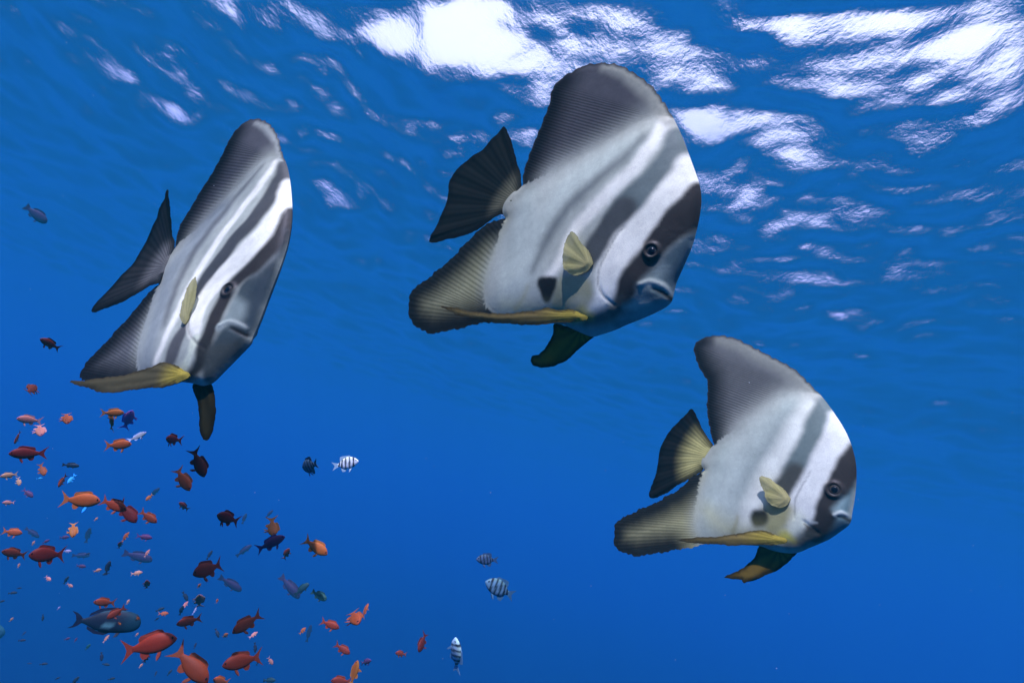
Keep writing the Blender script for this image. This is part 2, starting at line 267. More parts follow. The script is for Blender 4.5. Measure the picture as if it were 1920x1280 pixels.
17.6819,13.1995,-0.00008,0.00004, 1.9828,1.7152,0.00061,0.00039, 1.1320,1.9248,-0.00072,-0.00044, 11.4156,1.3142,-0.00007,-0.00015,
10.6683,13.2044,-0.00003,0.00011, 14.4735,10.5625,-0.00010,-0.00002, 1.0990,1.6659,0.00025,-0.00088, 15.9320,-7.9385,0.00003,-0.00010,
3.1419,-0.4897,0.00050,-0.00028, 1.4078,0.7708,0.00087,-0.00065, 1.3543,1.7397,-0.00067,-0.00042, 1.8626,1.0368,-0.00074,0.00026,
-3.2181,21.7003,-0.00006,-0.00003, 9.5499,14.2109,-0.00009,0.00003, 1.1535,0.4189,0.00012,-0.00123, 2.2865,-0.3866,-0.00052,-0.00038,
9.4557,-20.6268,0.00002,0.00006, 1.2388,0.3905,-0.00097,-0.00062, 1.2195,1.0820,-0.00062,-0.00064, 13.1090,9.6391,-0.00007,-0.00005,
3.3493,-0.3918,0.00024,0.00035, 1.2011,0.4432,-0.00017,-0.00105, 21.5466,7.7978,-0.00005,-0.00003, 1.9588,1.7876,0.00045,0.00017,
20.6493,1.9325,0.00001,0.00006, 1.4836,2.0532,-0.00012,0.00048, 0.9021,0.6408,0.00110,-0.00001, -13.9147,16.6378,-0.00004,-0.00003,
1.2735,-1.8543,-0.00043,-0.00010, 1.4191,1.9739,0.00017,0.00035, 2.3646,0.5069,-0.00035,0.00014, 13.6838,16.1645,-0.00002,-0.00003,
2.2872,0.5404,0.00025,0.00019, 1.1101,0.2875,0.00005,-0.00064, 2.3031,0.7766,-0.00028,0.00009, 2.2807,0.8075,-0.00029,-0.00002,
2.3686,0.7440,-0.00019,0.00006, -0.9737,4.2694,0.00008,-0.00007, 2.4444,0.7215,0.00007,-0.00004, 1.9067,1.7764,0.00006,-0.00002]).reshape(-1, 4)


def water_surface():
    # rings: fine where the lens looks, coarse far off; spokes: fine ahead, coarse behind
    r = np.concatenate([0.3 * 10 ** (np.arange(40) / 40), 3 * (28 / 3) ** (np.arange(370) / 370), 28 * 15 ** (np.arange(61) / 60)])
    a = np.concatenate([np.linspace(-1.35, 1.35, 860, endpoint=False), np.linspace(1.35, 2 * math.pi - 1.35, 140, endpoint=False)])
    n_a, n_r = len(a), len(r)
    rr, aa = np.meshgrid(r, a, indexing='ij')
    x = (rr * np.sin(aa)).ravel(); y = (rr * np.cos(aa)).ravel()
    step = np.repeat(np.gradient(r), n_a)
    h = np.zeros_like(x)
    for kx, ky, ca, sa in WAVES:
        k = math.hypot(kx, ky)
        ph = kx * x + ky * y
        damp = np.clip(2.0 - k * step / 1.1, 0, 1)     # waves finer than the sheet's cells are left to the material
        h += damp * (ca * np.cos(ph) + sa * np.sin(ph))
    verts = np.stack([x, y, h], 1)
    idx = np.arange(n_a * n_r).reshape(n_r, n_a)
    nx = np.roll(idx, -1, 1)
    f = np.stack([idx[:-1], nx[:-1], nx[1:], idx[1:]], -1).reshape(-1, 4)

    c = len(verts)
    verts = np.vstack([verts, [[0, 0, h[:n_a].mean()]]])
    me = bpy.data.meshes.new('water_surface')
    me.vertices.add(len(verts)); me.vertices.foreach_set('co', verts.ravel())
    tri = np.stack([idx[0], np.full(n_a, c), np.roll(idx[0], -1)], 1)
    nl = f.size + tri.size
    me.loops.add(nl)
    me.loops.foreach_set('vertex_index', np.concatenate([f.ravel(), tri.ravel()]))
    me.polygons.add(len(f) + len(tri))
    me.polygons.foreach_set('loop_start', np.concatenate([np.arange(len(f)) * 4, f.size + np.arange(len(tri)) * 3]))
    me.polygons.foreach_set('use_smooth', np.ones(len(f) + len(tri), bool))
    me.update(); me.validate()
    m = bpy.data.materials.new('sea_surface')
    m.use_nodes = True
    t = m.node_tree; t.nodes.clear()
    out = t.nodes.new('ShaderNodeOutputMaterial')
    geo = t.nodes.new('ShaderNodeTexCoord')
    mp = t.nodes.new('ShaderNodeMapping'); mp.inputs['Rotation'].default_value = (0, 0, R(-35)); mp.inputs['Scale'].default_value = (1.0, 0.7, 1.0)
    t.links.new(geo.outputs['Object'], mp.inputs[0])
    n1 = t.nodes.new('ShaderNodeTexNoise'); n1.inputs['Scale'].default_value = 4.0; n1.inputs['Detail'].default_value = 4.0; n1.inputs['Roughness'].default_value = 0.5
    n1.inputs['Distortion'].default_value = 0.2
    t.links.new(mp.outputs[0], n1.inputs['Vector'])
    n2 = t.nodes.new('ShaderNodeTexNoise'); n2.inputs['Scale'].default_value = 17.0; n2.inputs['Detail'].default_value = 5.0; n2.inputs['Roughness'].default_value = 0.6
    t.links.new(mp.outputs[0], n2.inputs['Vector'])
    hs = t.nodes.new('ShaderNodeMath'); hs.operation = 'MULTIPLY_ADD'; hs.inputs[1].default_value = 0.5
    t.links.new(n2.outputs['Fac'], hs.inputs[0]); t.links.new(n1.outputs['Fac'], hs.inputs[2])
    bp = t.nodes.new('ShaderNodeBump'); bp.inputs['Strength'].default_value = 1.0; bp.inputs['Distance'].default_value = 0.014
    t.links.new(hs.outputs[0], bp.inputs['Height'])
    fr = t.nodes.new('ShaderNodeFresnel'); fr.inputs['IOR'].default_value = 1.333
    t.links.new(bp.outputs[0], fr.inputs['Normal'])
    gl = t.nodes.new('ShaderNodeBsdfGlossy'); gl.inputs['Roughness'].default_value = 0.22; gl.inputs['Color'].default_value = (1, 1, 1, 1)
    t.links.new(bp.outputs[0], gl.inputs['Normal'])
    tr = t.nodes.new('ShaderNodeBsdfTransparent')
    mx = t.nodes.new('ShaderNodeMixShader')
    t.links.new(fr.outputs[0], mx.inputs[0]); t.links.new(tr.outputs[0], mx.inputs[1]); t.links.new(gl.outputs[0], mx.inputs[2])
    t.links.new(mx.outputs[0], out.inputs['Surface'])
    me.materials.append(m)
    o = bpy.data.objects.new('water_surface', me)
    COL.objects.link(o)
    tag(o, 'rippling underside of the sea surface with bright sky patches', kind='structure')
    return o


water_surface()


# ------------------------------------------------------------------ the sea water itself
def haze():
    x0, x1, y0, y1, z0, z1 = -260, 260, -260, 260, -11.5, 1.2
    v = [(x, y, z) for z in (z0, z1) for y in (y0, y1) for x in (x0, x1)]
    f = [(0, 2, 3, 1), (4, 5, 7, 6), (0, 1, 5, 4), (2, 6, 7, 3), (0, 4, 6, 2), (1, 3, 7, 5)]
    m = bpy.data.materials.new('sea_water'); m.use_nodes = True
    t = m.node_tree; t.nodes.clear()
    out = t.nodes.new('ShaderNodeOutputMaterial')
    pv = t.nodes.new('ShaderNodeVolumePrincipled')
    pv.inputs['Color'].default_value = (0.010, 0.168, 0.205, 1)
    pv.inputs['Absorption Color'].default_value = (0, 0, 0.5, 1)
    pv.inputs['Density'].default_value = 0.082
    pv.inputs['Anisotropy'].default_value = 0.0
    t.links.new(pv.outputs[0], out.inputs['Volume'])
    o = mesh_obj('haze', v, f, m, smooth=False)
    tag(o, 'clear blue sea water fading distant things', kind='stuff')


haze()

# ------------------------------------------------------------------ batfish: side profiles, markings (some layers are painted light and shade) and fins in each fish's own metres
BATFISH = [{'face': [[0.0647, -0.1463], [0.0968, -0.1275], [0.1253, -0.1211], [0.1528, -0.1149], [0.1651, -0.1035], [0.1789, -0.0877], [0.191, -0.0704], [0.2057, -0.051], [0.2172, -0.0346],
           [0.2253, -0.0204], [0.2276, -0.0098], [0.2238, 0.0006], [0.2181, 0.0161], [0.215, 0.0331], [0.2118, 0.0499], [0.2077, 0.0682], [0.1997, 0.0906], [0.1909, 0.1106], [0.1808, 0.128],
           [0.1668, 0.1438], [0.1488, 0.1581], [0.1281, 0.1736], [0.1089, 0.1881], [0.0916, 0.1997], [0.0733, 0.2112]],
  'dorsal_edge': [[0.0733, 0.2112], [0.0516, 0.223], [0.0239, 0.2349], [-0.0049, 0.244], [-0.0346, 0.25], [-0.0642, 0.2509], [-0.0918, 0.244], [-0.1165, 0.2318], [-0.138, 0.2137],
                  [-0.1497, 0.1976], [-0.154, 0.1855], [-0.1519, 0.1723], [-0.1432, 0.1567], [-0.1378, 0.1376], [-0.1336, 0.1134], [-0.1302, 0.091], [-0.1259, 0.0688], [-0.1205, 0.0495],
                  [-0.1131, 0.0334], [-0.1043, 0.0228]],
  'peduncle': [[-0.1043, 0.0228], [-0.1067, 0.0159], [-0.116, 0.0019], [-0.1199, -0.0186], [-0.1133, -0.0328], [-0.1004, -0.039]],
  'anal_edge': [[-0.1004, -0.039], [-0.1139, -0.0475], [-0.1337, -0.0703], [-0.1448, -0.0963], [-0.1543, -0.1298], [-0.1692, -0.1668], [-0.1862, -0.2031], [-0.2019, -0.2329],
                [-0.2035, -0.2488], [-0.1948, -0.2688], [-0.1763, -0.2828], [-0.1519, -0.2874], [-0.1162, -0.2777], [-0.0793, -0.2487], [-0.0462, -0.2187], [-0.0224, -0.1969],
                [0.0184, -0.1738], [0.0647, -0.1463]],
  'dorsal_base': [[-0.1043, 0.0228], [-0.0812, 0.0435], [-0.0564, 0.0745], [-0.027, 0.1119], [0.0002, 0.1486], [0.0238, 0.1801], [0.0434, 0.2009], [0.0733, 0.2112]],
  'anal_base': [[-0.1004, -0.039], [-0.0932, -0.0652], [-0.0855, -0.0962], [-0.0768, -0.1268], [-0.0638, -0.1552], [-0.0453, -0.175], [-0.0156, -0.1801], [0.0211, -0.1692],
                [0.0647, -0.1463]],
  'origin': [0.0252, 0.8598, -4.5303],
  'axes': [[0.7714, -0.4109, -0.486], [0.5714, 0.7833, 0.2448], [0.2801, -0.4665, 0.839]],
  'layers': [['band', (0.47, 0.54, 0.413), 0.9, 0.0224, [[-0.0743, 0.0096], [-0.0436, -0.0582], [-0.0112, -0.1382]], [0.0166, 0.0249, 0.0208]],
             ['band', (0.5, 0.57, 0.437), 0.9, 0.0224, [[0.042, 0.1458], [-0.0056, 0.0656], [-0.0181, -0.0231], [0.0, -0.1085], [-0.005, -0.1583]], [0.0166, 0.0249, 0.0208, 0.0249, 0.0208]],
             ['band', (0.13, 0.15, 0.129), 0.85, 0.0123, [[0.0572, 0.1661], [0.0485, 0.1257], [0.0248, 0.0728], [0.0084, 0.021], [0.007, -0.03], [0.0148, -0.0819]],
              [0.0058, 0.0075, 0.0091, 0.01, 0.0091, 0.0042]],
             ['band', (0.92, 0.93, 0.707), 1, 0.0078,
              [[0.0719, 0.1976], [0.0789, 0.1636], [0.0731, 0.109], [0.0613, 0.07], [0.0484, 0.023], [0.0467, -0.0111], [0.0519, -0.0582], [0.0445, -0.0801]],
              [0.0091, 0.01, 0.0112, 0.0112, 0.0112, 0.0108, 0.0083, 0.005]],
             ['band', (0.145, 0.185, 0.156), 1, 0.0062, [[0.1014, 0.1889], [0.1136, 0.1688], [0.115, 0.1283], [0.106, 0.0854], [0.0989, 0.0484]], [0.0174, 0.0187, 0.0208, 0.0216, 0.0224]],
             ['band', (0.075, 0.082, 0.07), 1, 0.0062, [[0.0994, 0.0613], [0.097, 0.0305], [0.0939, -0.0034], [0.0937, -0.0275]], [0.0208, 0.0216, 0.0191, 0.0158]],
             ['band', (0.92, 0.93, 0.707), 1, 0.0067, [[0.1418, 0.162], [0.1493, 0.1386], [0.148, 0.1021], [0.1412, 0.0565], [0.1352, 0.0198], [0.1358, -0.018], [0.1466, -0.0414]],
              [0.0199, 0.0216, 0.0216, 0.0224, 0.0241, 0.0216, 0.0174]],
             ['band', (0.92, 0.93, 0.707), 0.95, 0.009, [[0.1466, -0.0414], [0.1495, -0.065], [0.1393, -0.0796], [0.1141, -0.0897]], [0.0158, 0.0166, 0.0141, 0.0125]],
             ['patch', (0.1, 0.15, 0.14), 1, 0.0078,
              [[0.2024, 0.096], [0.1949, 0.0677], [0.1888, 0.0423], [0.1865, 0.0157], [0.1851, -0.0065], [0.1866, -0.0341], [0.1834, -0.0562], [0.1816, -0.0832], [0.2065, -0.0522],
               [0.2291, -0.0194], [0.2248, 0.0054], [0.2144, 0.0575]]],
             ['band', (0.034, 0.03, 0.024), 1, 0.005, [[0.1765, 0.1361], [0.1815, 0.115], [0.178, 0.088], [0.1744, 0.0645], [0.1708, 0.0394]], [0.0166, 0.0208, 0.0216, 0.0191, 0.0149]],
             ['band', (0.034, 0.03, 0.024), 1, 0.0067, [[0.1728, 0.0364], [0.172, 0.0066], [0.1718, -0.0228], [0.1726, -0.0428]], [0.0149, 0.0183, 0.0174, 0.0125]],
             ['band', (0.09, 0.09, 0.066), 0.95, 0.009, [[0.1751, -0.0474], [0.1711, -0.0642], [0.1555, -0.0844], [0.1403, -0.1]], [0.0091, 0.0125, 0.0108, 0.0058]],
             ['patch', (0.3, 0.38, 0.312), 0.8, 0.009, [[0.1923, 0.0279], [0.1861, 0.007], [0.1846, -0.0192], [0.1956, -0.0244], [0.2015, 0.0045], [0.2041, 0.0235]]],
             ['band', (0.42, 0.47, 0.367), 0.85, 0.0101, [[0.1849, -0.0693], [0.2045, -0.0442], [0.2181, -0.0253], [0.2261, -0.0134]], [0.0042, 0.0075, 0.0058, 0.0025]],  # chin lightened in its colour, in place of fill light from the front
             ['band', (0.46, 0.52, 0.406), 0.9, 0.0034, [[0.185, -0.0128], [0.1945, -0.0025], [0.2107, 0.0016], [0.2227, -0.0009]], [0.0033, 0.0042, 0.0037, 0.0025]],
             ['band', (0.02, 0.018, 0.014), 1, 0.0028, [[0.2025, -0.0086], [0.2138, -0.0061], [0.2235, -0.0071], [0.2301, -0.0083]], [0.0008, 0.0025, 0.0029, 0.0025]],
             ['band', (0.5, 0.54, 0.39), 0.8, 0.0078, [[0.1806, -0.05], [0.1942, -0.0373], [0.2052, -0.0282]], [0.0025, 0.0066, 0.0033]],
             ['band', (0.06, 0.06, 0.047), 0.6, 0.0022, [[0.1171, 0.0444], [0.1148, 0.0242], [0.1152, -0.0055], [0.1196, -0.0268], [0.1307, -0.0442], [0.1467, -0.0541], [0.1646, -0.0559]],
              [0.0008, 0.0012, 0.0012, 0.0012, 0.0012, 0.0012, 0.0008]],
             ['patch', (0.3, 0.3, 0.133), 0.75, 0.0078, [[0.0674, -0.0677], [0.1064, -0.0447], [0.1276, -0.0567], [0.1328, -0.0855], [0.1018, -0.1072], [0.0727, -0.1068]]],
             ['patch', (0.015, 0.014, 0.011), 1, 0.0039, [[0.033, -0.0917], [0.0422, -0.0795], [0.0622, -0.0715], [0.069, -0.0868], [0.0697, -0.1041], [0.0634, -0.1121], [0.0483, -0.1052]]],
             ['band', (0.62, 0.52, 0.047), 0.85, 0.009, [[0.1179, -0.1078], [0.1295, -0.0937], [0.1445, -0.0892]], [0.005, 0.0083, 0.0025]],
             ['band', (0.62, 0.6, 0.234), 0.45, 0.0224, [[-0.005, -0.1583], [0.0437, -0.1393], [0.0942, -0.1137]], [0.0083, 0.0108, 0.0083]],
             ['band', (0.4, 0.38, 0.125), 0.5, 0.009, [[0.0201, -0.1485], [0.0233, -0.1237], [0.0209, -0.1065]], [0.0033, 0.0025, 0.0012]],
             ['band', (0.36, 0.37, 0.273), 0.95, 0.009, [[0.0767, 0.2034], [0.0393, 0.2209], [-0.0052, 0.2348], [-0.0468, 0.2424], [-0.0811, 0.2379]],
              [0.0075, 0.01, 0.0108, 0.0091, 0.0058]]],
  'relief': [[0.004, 0.0037, [[0.185, -0.0128], [0.194, -0.0019], [0.2103, 0.0022], [0.2229, 0.0003]]],
             [-0.004, 0.0029, [[0.2025, -0.0086], [0.2138, -0.0061], [0.2235, -0.0071], [0.2301, -0.0083]]],
             [-0.002, 0.0025, [[0.1154, 0.0435], [0.1141, 0.0217], [0.1149, -0.01], [0.1255, -0.0365], [0.1447, -0.0531], [0.167, -0.0564]]],
             [0.003, 0.0066, [[0.2015, -0.0365], [0.2143, -0.0241], [0.2261, -0.0134]]]],
  'eye': [0.172, 0.0339, 0.0091],
  'caudal': [[-0.1059, 0.0, 0.0182], [-0.1352, 0.0073, 0.0415], [-0.1825, 0.0192, 0.0689], [-0.2338, 0.032, 0.0936], [-0.2467, 0.0352, 0.0763], [-0.2663, 0.0401, 0.0392],
             [-0.2992, 0.0483, -0.0006], [-0.3111, 0.0513, -0.0367], [-0.2919, 0.0465, -0.0619], [-0.2763, 0.0426, -0.1009], [-0.2734, 0.0419, -0.1337], [-0.2669, 0.0403, -0.1565],
             [-0.2209, 0.0288, -0.1321], [-0.1842, 0.0196, -0.1083], [-0.1562, 0.0126, -0.0865], [-0.1419, 0.009, -0.0662], [-0.1223, 0.0041, -0.0431], [-0.1013, -0.0011, -0.0299],
             [-0.0996, -0.0016, -0.0048]],
  'caudal_base': [[-0.1059, 0.0, 0.0182], [-0.111, 0.0013, -0.0016], [-0.1151, 0.0023, -0.0229], [-0.1074, 0.0004, -0.0348]],
  'pelvic_near': [[0.1433, -0.022, -0.0908], [0.1172, -0.0246, -0.0959], [0.0989, -0.0264, -0.1059], [0.0788, -0.0284, -0.1142], [0.0652, -0.0298, -0.1287], [0.0422, -0.0321, -0.1462],
                  [0.0123, -0.0351, -0.1677], [-0.0221, -0.0385, -0.1853], [-0.0549, -0.0418, -0.1992], [-0.0885, -0.0452, -0.2159], [-0.0593, -0.0423, -0.2104], [-0.024, -0.0387, -0.1992],
                  [0.0121, -0.0351, -0.1833], [0.0451, -0.0318, -0.1657], [0.0828, -0.028, -0.1422], [0.1105, -0.0253, -0.1223], [0.1301, -0.0233, -0.1071], [0.1442, -0.0219, -0.0956]],
  'pelvic_near_root': [0.1433, -0.022, -0.0908],
  'pelvic_far': [[0.1132, 0.01, -0.1211], [0.0822, 0.0116, -0.1342], [0.0861, 0.0131, -0.1469], [0.0883, 0.0158, -0.1693], [0.0838, 0.0182, -0.1891], [0.0747, 0.0194, -0.1998],
                 [0.0824, 0.0206, -0.2095], [0.0977, 0.0201, -0.2052], [0.1145, 0.0184, -0.1907], [0.13, 0.016, -0.1711], [0.1406, 0.0129, -0.1455], [0.1464, 0.0106, -0.1258],
                 [0.1509, 0.009, -0.1126], [0.1327, 0.0086, -0.1093]],
  'pelvic_far_root': [0.1299, 0.0091, -0.1133],
  'pectoral': [[0.1063, -0.0293, -0.0281], [0.1053, -0.0294, -0.0212], [0.0909, -0.0311, -0.0129], [0.0705, -0.0335, -0.0046], [0.052, -0.0358, 0.0006], [0.0496, -0.036, -0.0139],
               [0.056, -0.0353, -0.0325], [0.0642, -0.0343, -0.0457], [0.0767, -0.0328, -0.0527], [0.0931, -0.0308, -0.0512], [0.1043, -0.0295, -0.0393]],
  'pectoral_root': [0.1056, -0.0293, -0.0285],
  'tip': [-0.1497, 0.1976],
  'anal_tip': [-0.1519, -0.2874],
  'fin_col': (0.075, 0.07, 0.075),
  'anal_col': (0.36, 0.36, 0.17),
  'tail_col': (0.012, 0.013, 0.011),
  'tail_in': (0.12, 0.12, 0.07),
  'label': 'large grey and white banded batfish with yellow pectoral fin, topmost of three',
  'pelvic_col': (0.2, 0.155, 0.05),
  'pelvic_in': 0.09,
  'pelvic_dark': (0.26, 0.16, 0.018),
  'tail_r': 0.055},
 {'face': [[0.1008, -0.1789], [0.1239, -0.1611], [0.1556, -0.1471], [0.1812, -0.1387], [0.1896, -0.1272], [0.1934, -0.1096], [0.1978, -0.0893], [0.2021, -0.069], [0.2045, -0.0542],
           [0.201, -0.0443], [0.1953, -0.0307], [0.1863, -0.0113], [0.1752, 0.0102], [0.1625, 0.0364], [0.1494, 0.0633], [0.1328, 0.0924], [0.1107, 0.1207], [0.0867, 0.1443],
           [0.0576, 0.1676], [0.0309, 0.1872], [0.0038, 0.2049], [-0.0178, 0.2163]],
  'dorsal_edge': [[-0.0178, 0.2163], [-0.0486, 0.2316], [-0.0821, 0.2503], [-0.117, 0.2666], [-0.1537, 0.2738], [-0.185, 0.2717], [-0.2075, 0.2579], [-0.2165, 0.2372], [-0.2119, 0.214],
                  [-0.2041, 0.1965], [-0.1908, 0.1711], [-0.1796, 0.1363], [-0.1724, 0.1011], [-0.1592, 0.0625], [-0.1511, 0.0352], [-0.134, 0.0116], [-0.1148, -0.0047]],
  'peduncle': [[-0.1148, -0.0047], [-0.1135, -0.0111], [-0.1113, -0.0321], [-0.1026, -0.0542], [-0.0943, -0.0649], [-0.0794, -0.0689]],
  'anal_edge': [[-0.0794, -0.0689], [-0.0886, -0.0821], [-0.0892, -0.1153], [-0.0909, -0.1542], [-0.0953, -0.1912], [-0.1011, -0.2206], [-0.0999, -0.2438], [-0.0901, -0.2584],
                [-0.0379, -0.2476], [0.0321, -0.2185], [0.1008, -0.1789]],
  'dorsal_base': [[-0.1148, -0.0047], [-0.096, 0.0369], [-0.0881, 0.0774], [-0.0829, 0.1202], [-0.0783, 0.1603], [-0.0715, 0.1952], [-0.055, 0.2149], [-0.0178, 0.2163]],
  'anal_base': [[-0.0794, -0.0689], [-0.0637, -0.0909], [-0.0418, -0.119], [-0.0164, -0.1494], [0.0127, -0.1763], [0.0483, -0.1885], [0.1008, -0.1789]],
  'origin': [-0.502, 0.939, -4.7239],
  'axes': [[0.81, -0.4842, -0.331], [0.4901, 0.8687, -0.0713], [0.322, -0.1045, 0.9409]],
  'layers': [['band', (0.3, 0.34, 0.289), 1, 0.0195, [[-0.0651, 0.0829], [-0.0654, 0.0021], [-0.0504, -0.0476], [0.0095, -0.1103], [0.0612, -0.1728]],
              [0.0288, 0.0288, 0.024, 0.024, 0.0192]],
             ['band', (0.14, 0.145, 0.125), 0.85, 0.0104, [[-0.0538, 0.1885], [-0.0509, 0.138], [-0.0493, 0.0747], [-0.0398, 0.0093], [-0.0059, -0.0551], [0.0429, -0.1086]],
              [0.0048, 0.0067, 0.0087, 0.0096, 0.0087, 0.0048]],
             ['band', (0.92, 0.93, 0.707), 1, 0.0058,
              [[-0.0326, 0.2074], [-0.0167, 0.181], [-0.0044, 0.1441], [0.0008, 0.0805], [0.0121, 0.0137], [0.0275, -0.0338], [0.0525, -0.0853], [0.0706, -0.1256], [0.0771, -0.1577]],
              [0.0048, 0.0077, 0.0087, 0.0096, 0.0096, 0.0096, 0.0082, 0.0072, 0.0058]],
             ['band', (0.07, 0.073, 0.064), 1, 0.0052, [[-0.0101, 0.2113], [0.0272, 0.1656], [0.0496, 0.103], [0.0495, 0.0433], [0.0523, -0.0099], [0.0625, -0.0416]],
              [0.0106, 0.0144, 0.0168, 0.0173, 0.0163, 0.0135]],
             ['band', (0.11, 0.11, 0.094), 1, 0.0052, [[0.0888, -0.0758], [0.0976, -0.1046], [0.1037, -0.1325], [0.1066, -0.1497]], [0.0067, 0.0125, 0.0135, 0.0096]],
             ['band', (0.92, 0.93, 0.707), 1, 0.0052,
              [[0.0367, 0.1829], [0.0749, 0.1458], [0.095, 0.098], [0.093, 0.0489], [0.0876, 0.0078], [0.0876, -0.0322], [0.099, -0.0668], [0.1214, -0.0854]],
              [0.0125, 0.0183, 0.0212, 0.0212, 0.0202, 0.0183, 0.0163, 0.0115]],
             ['band', (0.72, 0.78, 0.53), 1, 0.0052, [[0.1337, -0.0935], [0.1428, -0.1149], [0.1389, -0.1344], [0.1259, -0.1516]], [0.0077, 0.0077, 0.0087, 0.0067]],
             ['patch', (0.05, 0.07, 0.066), 1, 0.0065,  # grey-blue face, darkened in its colour for the shaded front
              [[0.1144, 0.1139], [0.14, 0.0698], [0.1406, 0.04], [0.1343, 0.0142], [0.1376, -0.0049], [0.1516, -0.0328], [0.1627, -0.0651], [0.1661, -0.0942], [0.1725, -0.112],
               [0.1867, -0.1334], [0.1966, -0.0911], [0.2041, -0.0539], [0.186, -0.0113], [0.1528, 0.0557]]],
             ['band', (0.13, 0.16, 0.148), 0.8, 0.0091, [[0.1256, 0.0961], [0.1355, 0.0653], [0.1378, 0.027]], [0.0038, 0.0067, 0.0067]],
             ['band', (0.034, 0.03, 0.024), 1, 0.0045, [[0.0876, 0.1416], [0.1086, 0.1151], [0.1219, 0.0789], [0.1271, 0.0423], [0.1225, 0.0131], [0.1232, -0.0071]],
              [0.0077, 0.0115, 0.0125, 0.0125, 0.0115, 0.0106]],
             ['band', (0.034, 0.03, 0.024), 1, 0.0058, [[0.1248, -0.0113], [0.1346, -0.0415], [0.1474, -0.0687], [0.1554, -0.0917]], [0.0115, 0.0135, 0.0135, 0.0115]],
             ['band', (0.03, 0.03, 0.023), 1, 0.0065, [[0.1554, -0.0917], [0.1671, -0.1112], [0.1629, -0.1273], [0.1481, -0.1446]], [0.0115, 0.0115, 0.0087, 0.0038]],
             ['patch', (0.018, 0.036, 0.043), 0.95, 0.0104,  # face front turned from the sun: its shade painted into the colour
              [[0.1141, 0.1125], [0.1417, 0.0721], [0.1462, 0.0443], [0.1499, 0.0131], [0.1689, -0.0109], [0.1848, -0.0353], [0.199, -0.0441], [0.1843, -0.0103], [0.1625, 0.0364],
               [0.1406, 0.0771]]],
             ['patch', (0.24, 0.3, 0.25), 0.85, 0.0078, [[0.1429, -0.0148], [0.1529, -0.042], [0.162, -0.0655], [0.1695, -0.0492], [0.1796, -0.0343], [0.1646, -0.014]]],
             ['band', (0.36, 0.42, 0.343), 0.9, 0.0032, [[0.1586, -0.0607], [0.1674, -0.0471], [0.1821, -0.0418], [0.1915, -0.0409]], [0.0058, 0.0038, 0.0029, 0.0014]],
             ['band', (0.015, 0.014, 0.012), 1, 0.0026, [[0.1754, -0.0526], [0.1881, -0.0508], [0.1982, -0.0492], [0.199, -0.0479]], [0.001, 0.0029, 0.0034, 0.0029]],
             ['patch', (0.06, 0.07, 0.056), 0.9, 0.0078, [[0.1672, -0.0892], [0.1858, -0.0685], [0.2041, -0.0539], [0.1966, -0.0911], [0.1879, -0.1291], [0.18, -0.1238]]],
             ['band', (0.05, 0.05, 0.043), 0.6, 0.0026, [[0.0625, -0.0416], [0.0803, -0.0694], [0.1046, -0.0881], [0.136, -0.0968], [0.1595, -0.096]],
              [0.001, 0.0014, 0.0014, 0.0014, 0.0014]],
             ['band', (0.62, 0.58, 0.078), 0.8, 0.0052, [[0.1263, -0.1532], [0.108, -0.1664], [0.0812, -0.1867]], [0.0048, 0.0058, 0.0038]],
             ['band', (0.34, 0.37, 0.304), 0.95, 0.0065, [[-0.0241, 0.2168], [-0.0794, 0.2439], [-0.1326, 0.2617], [-0.1731, 0.2635]], [0.0048, 0.0067, 0.0067, 0.0038]]],
  'relief': [[0.004, 0.0034, [[0.1592, -0.0581], [0.1666, -0.0466], [0.1816, -0.0412], [0.1921, -0.0403]]],
             [-0.004, 0.0029, [[0.1754, -0.0526], [0.1881, -0.0508], [0.1982, -0.0492], [0.199, -0.0479]]],
             [-0.002, 0.0029, [[0.0625, -0.0416], [0.0803, -0.0694], [0.1046, -0.0881], [0.136, -0.0968], [0.1595, -0.096]]]],
  'eye': [0.1223, -0.011, 0.0096],
  'caudal': [[-0.1147, 0.0, -0.0075], [-0.186, 0.0107, 0.019], [-0.2674, 0.0229, 0.051], [-0.3445, 0.0345, 0.0805], [-0.3306, 0.0324, 0.0613], [-0.2904, 0.0264, 0.02],
             [-0.2533, 0.0208, -0.0225], [-0.2291, 0.0172, -0.0657], [-0.2346, 0.018, -0.1038], [-0.2409, 0.0189, -0.1451], [-0.2369, 0.0183, -0.1808], [-0.1863, 0.0107, -0.1563],
             [-0.1412, 0.004, -0.124], [-0.1114, -0.0005, -0.0946], [-0.0956, -0.0029, -0.0773], [-0.0715, -0.0065, -0.0654], [-0.0887, -0.0039, -0.0429]],
  'caudal_base': [[-0.1147, 0.0, -0.0075], [-0.1101, -0.0007, -0.0264], [-0.0989, -0.0024, -0.0487], [-0.0779, -0.0055, -0.0646]],
  'pelvic_near': [[0.1692, -0.022, -0.1343], [0.1326, -0.0257, -0.1396], [0.1126, -0.0277, -0.1443], [0.0996, -0.029, -0.1606], [0.0762, -0.0313, -0.1839], [0.0446, -0.0345, -0.2081],
                  [0.005, -0.0384, -0.234], [-0.0252, -0.0414, -0.2544], [0.012, -0.0377, -0.2444], [0.0671, -0.0322, -0.2237], [0.1064, -0.0283, -0.1945], [0.1397, -0.025, -0.1738],
                  [0.16, -0.0229, -0.1554], [0.173, -0.0216, -0.1403]],
  'pelvic_near_root': [0.1688, -0.022, -0.1368],
  'pelvic_far': [[0.1606, 0.01, -0.1395], [0.144, 0.0113, -0.1504], [0.1655, 0.0126, -0.161], [0.1902, 0.0142, -0.1744], [0.2106, 0.016, -0.1892], [0.2336, 0.0165, -0.1936],
                 [0.2383, 0.015, -0.1809], [0.222, 0.0123, -0.1583], [0.2018, 0.0104, -0.1431], [0.1775, 0.009, -0.1314]],
  'pelvic_far_root': [0.1589, 0.0098, -0.1381],
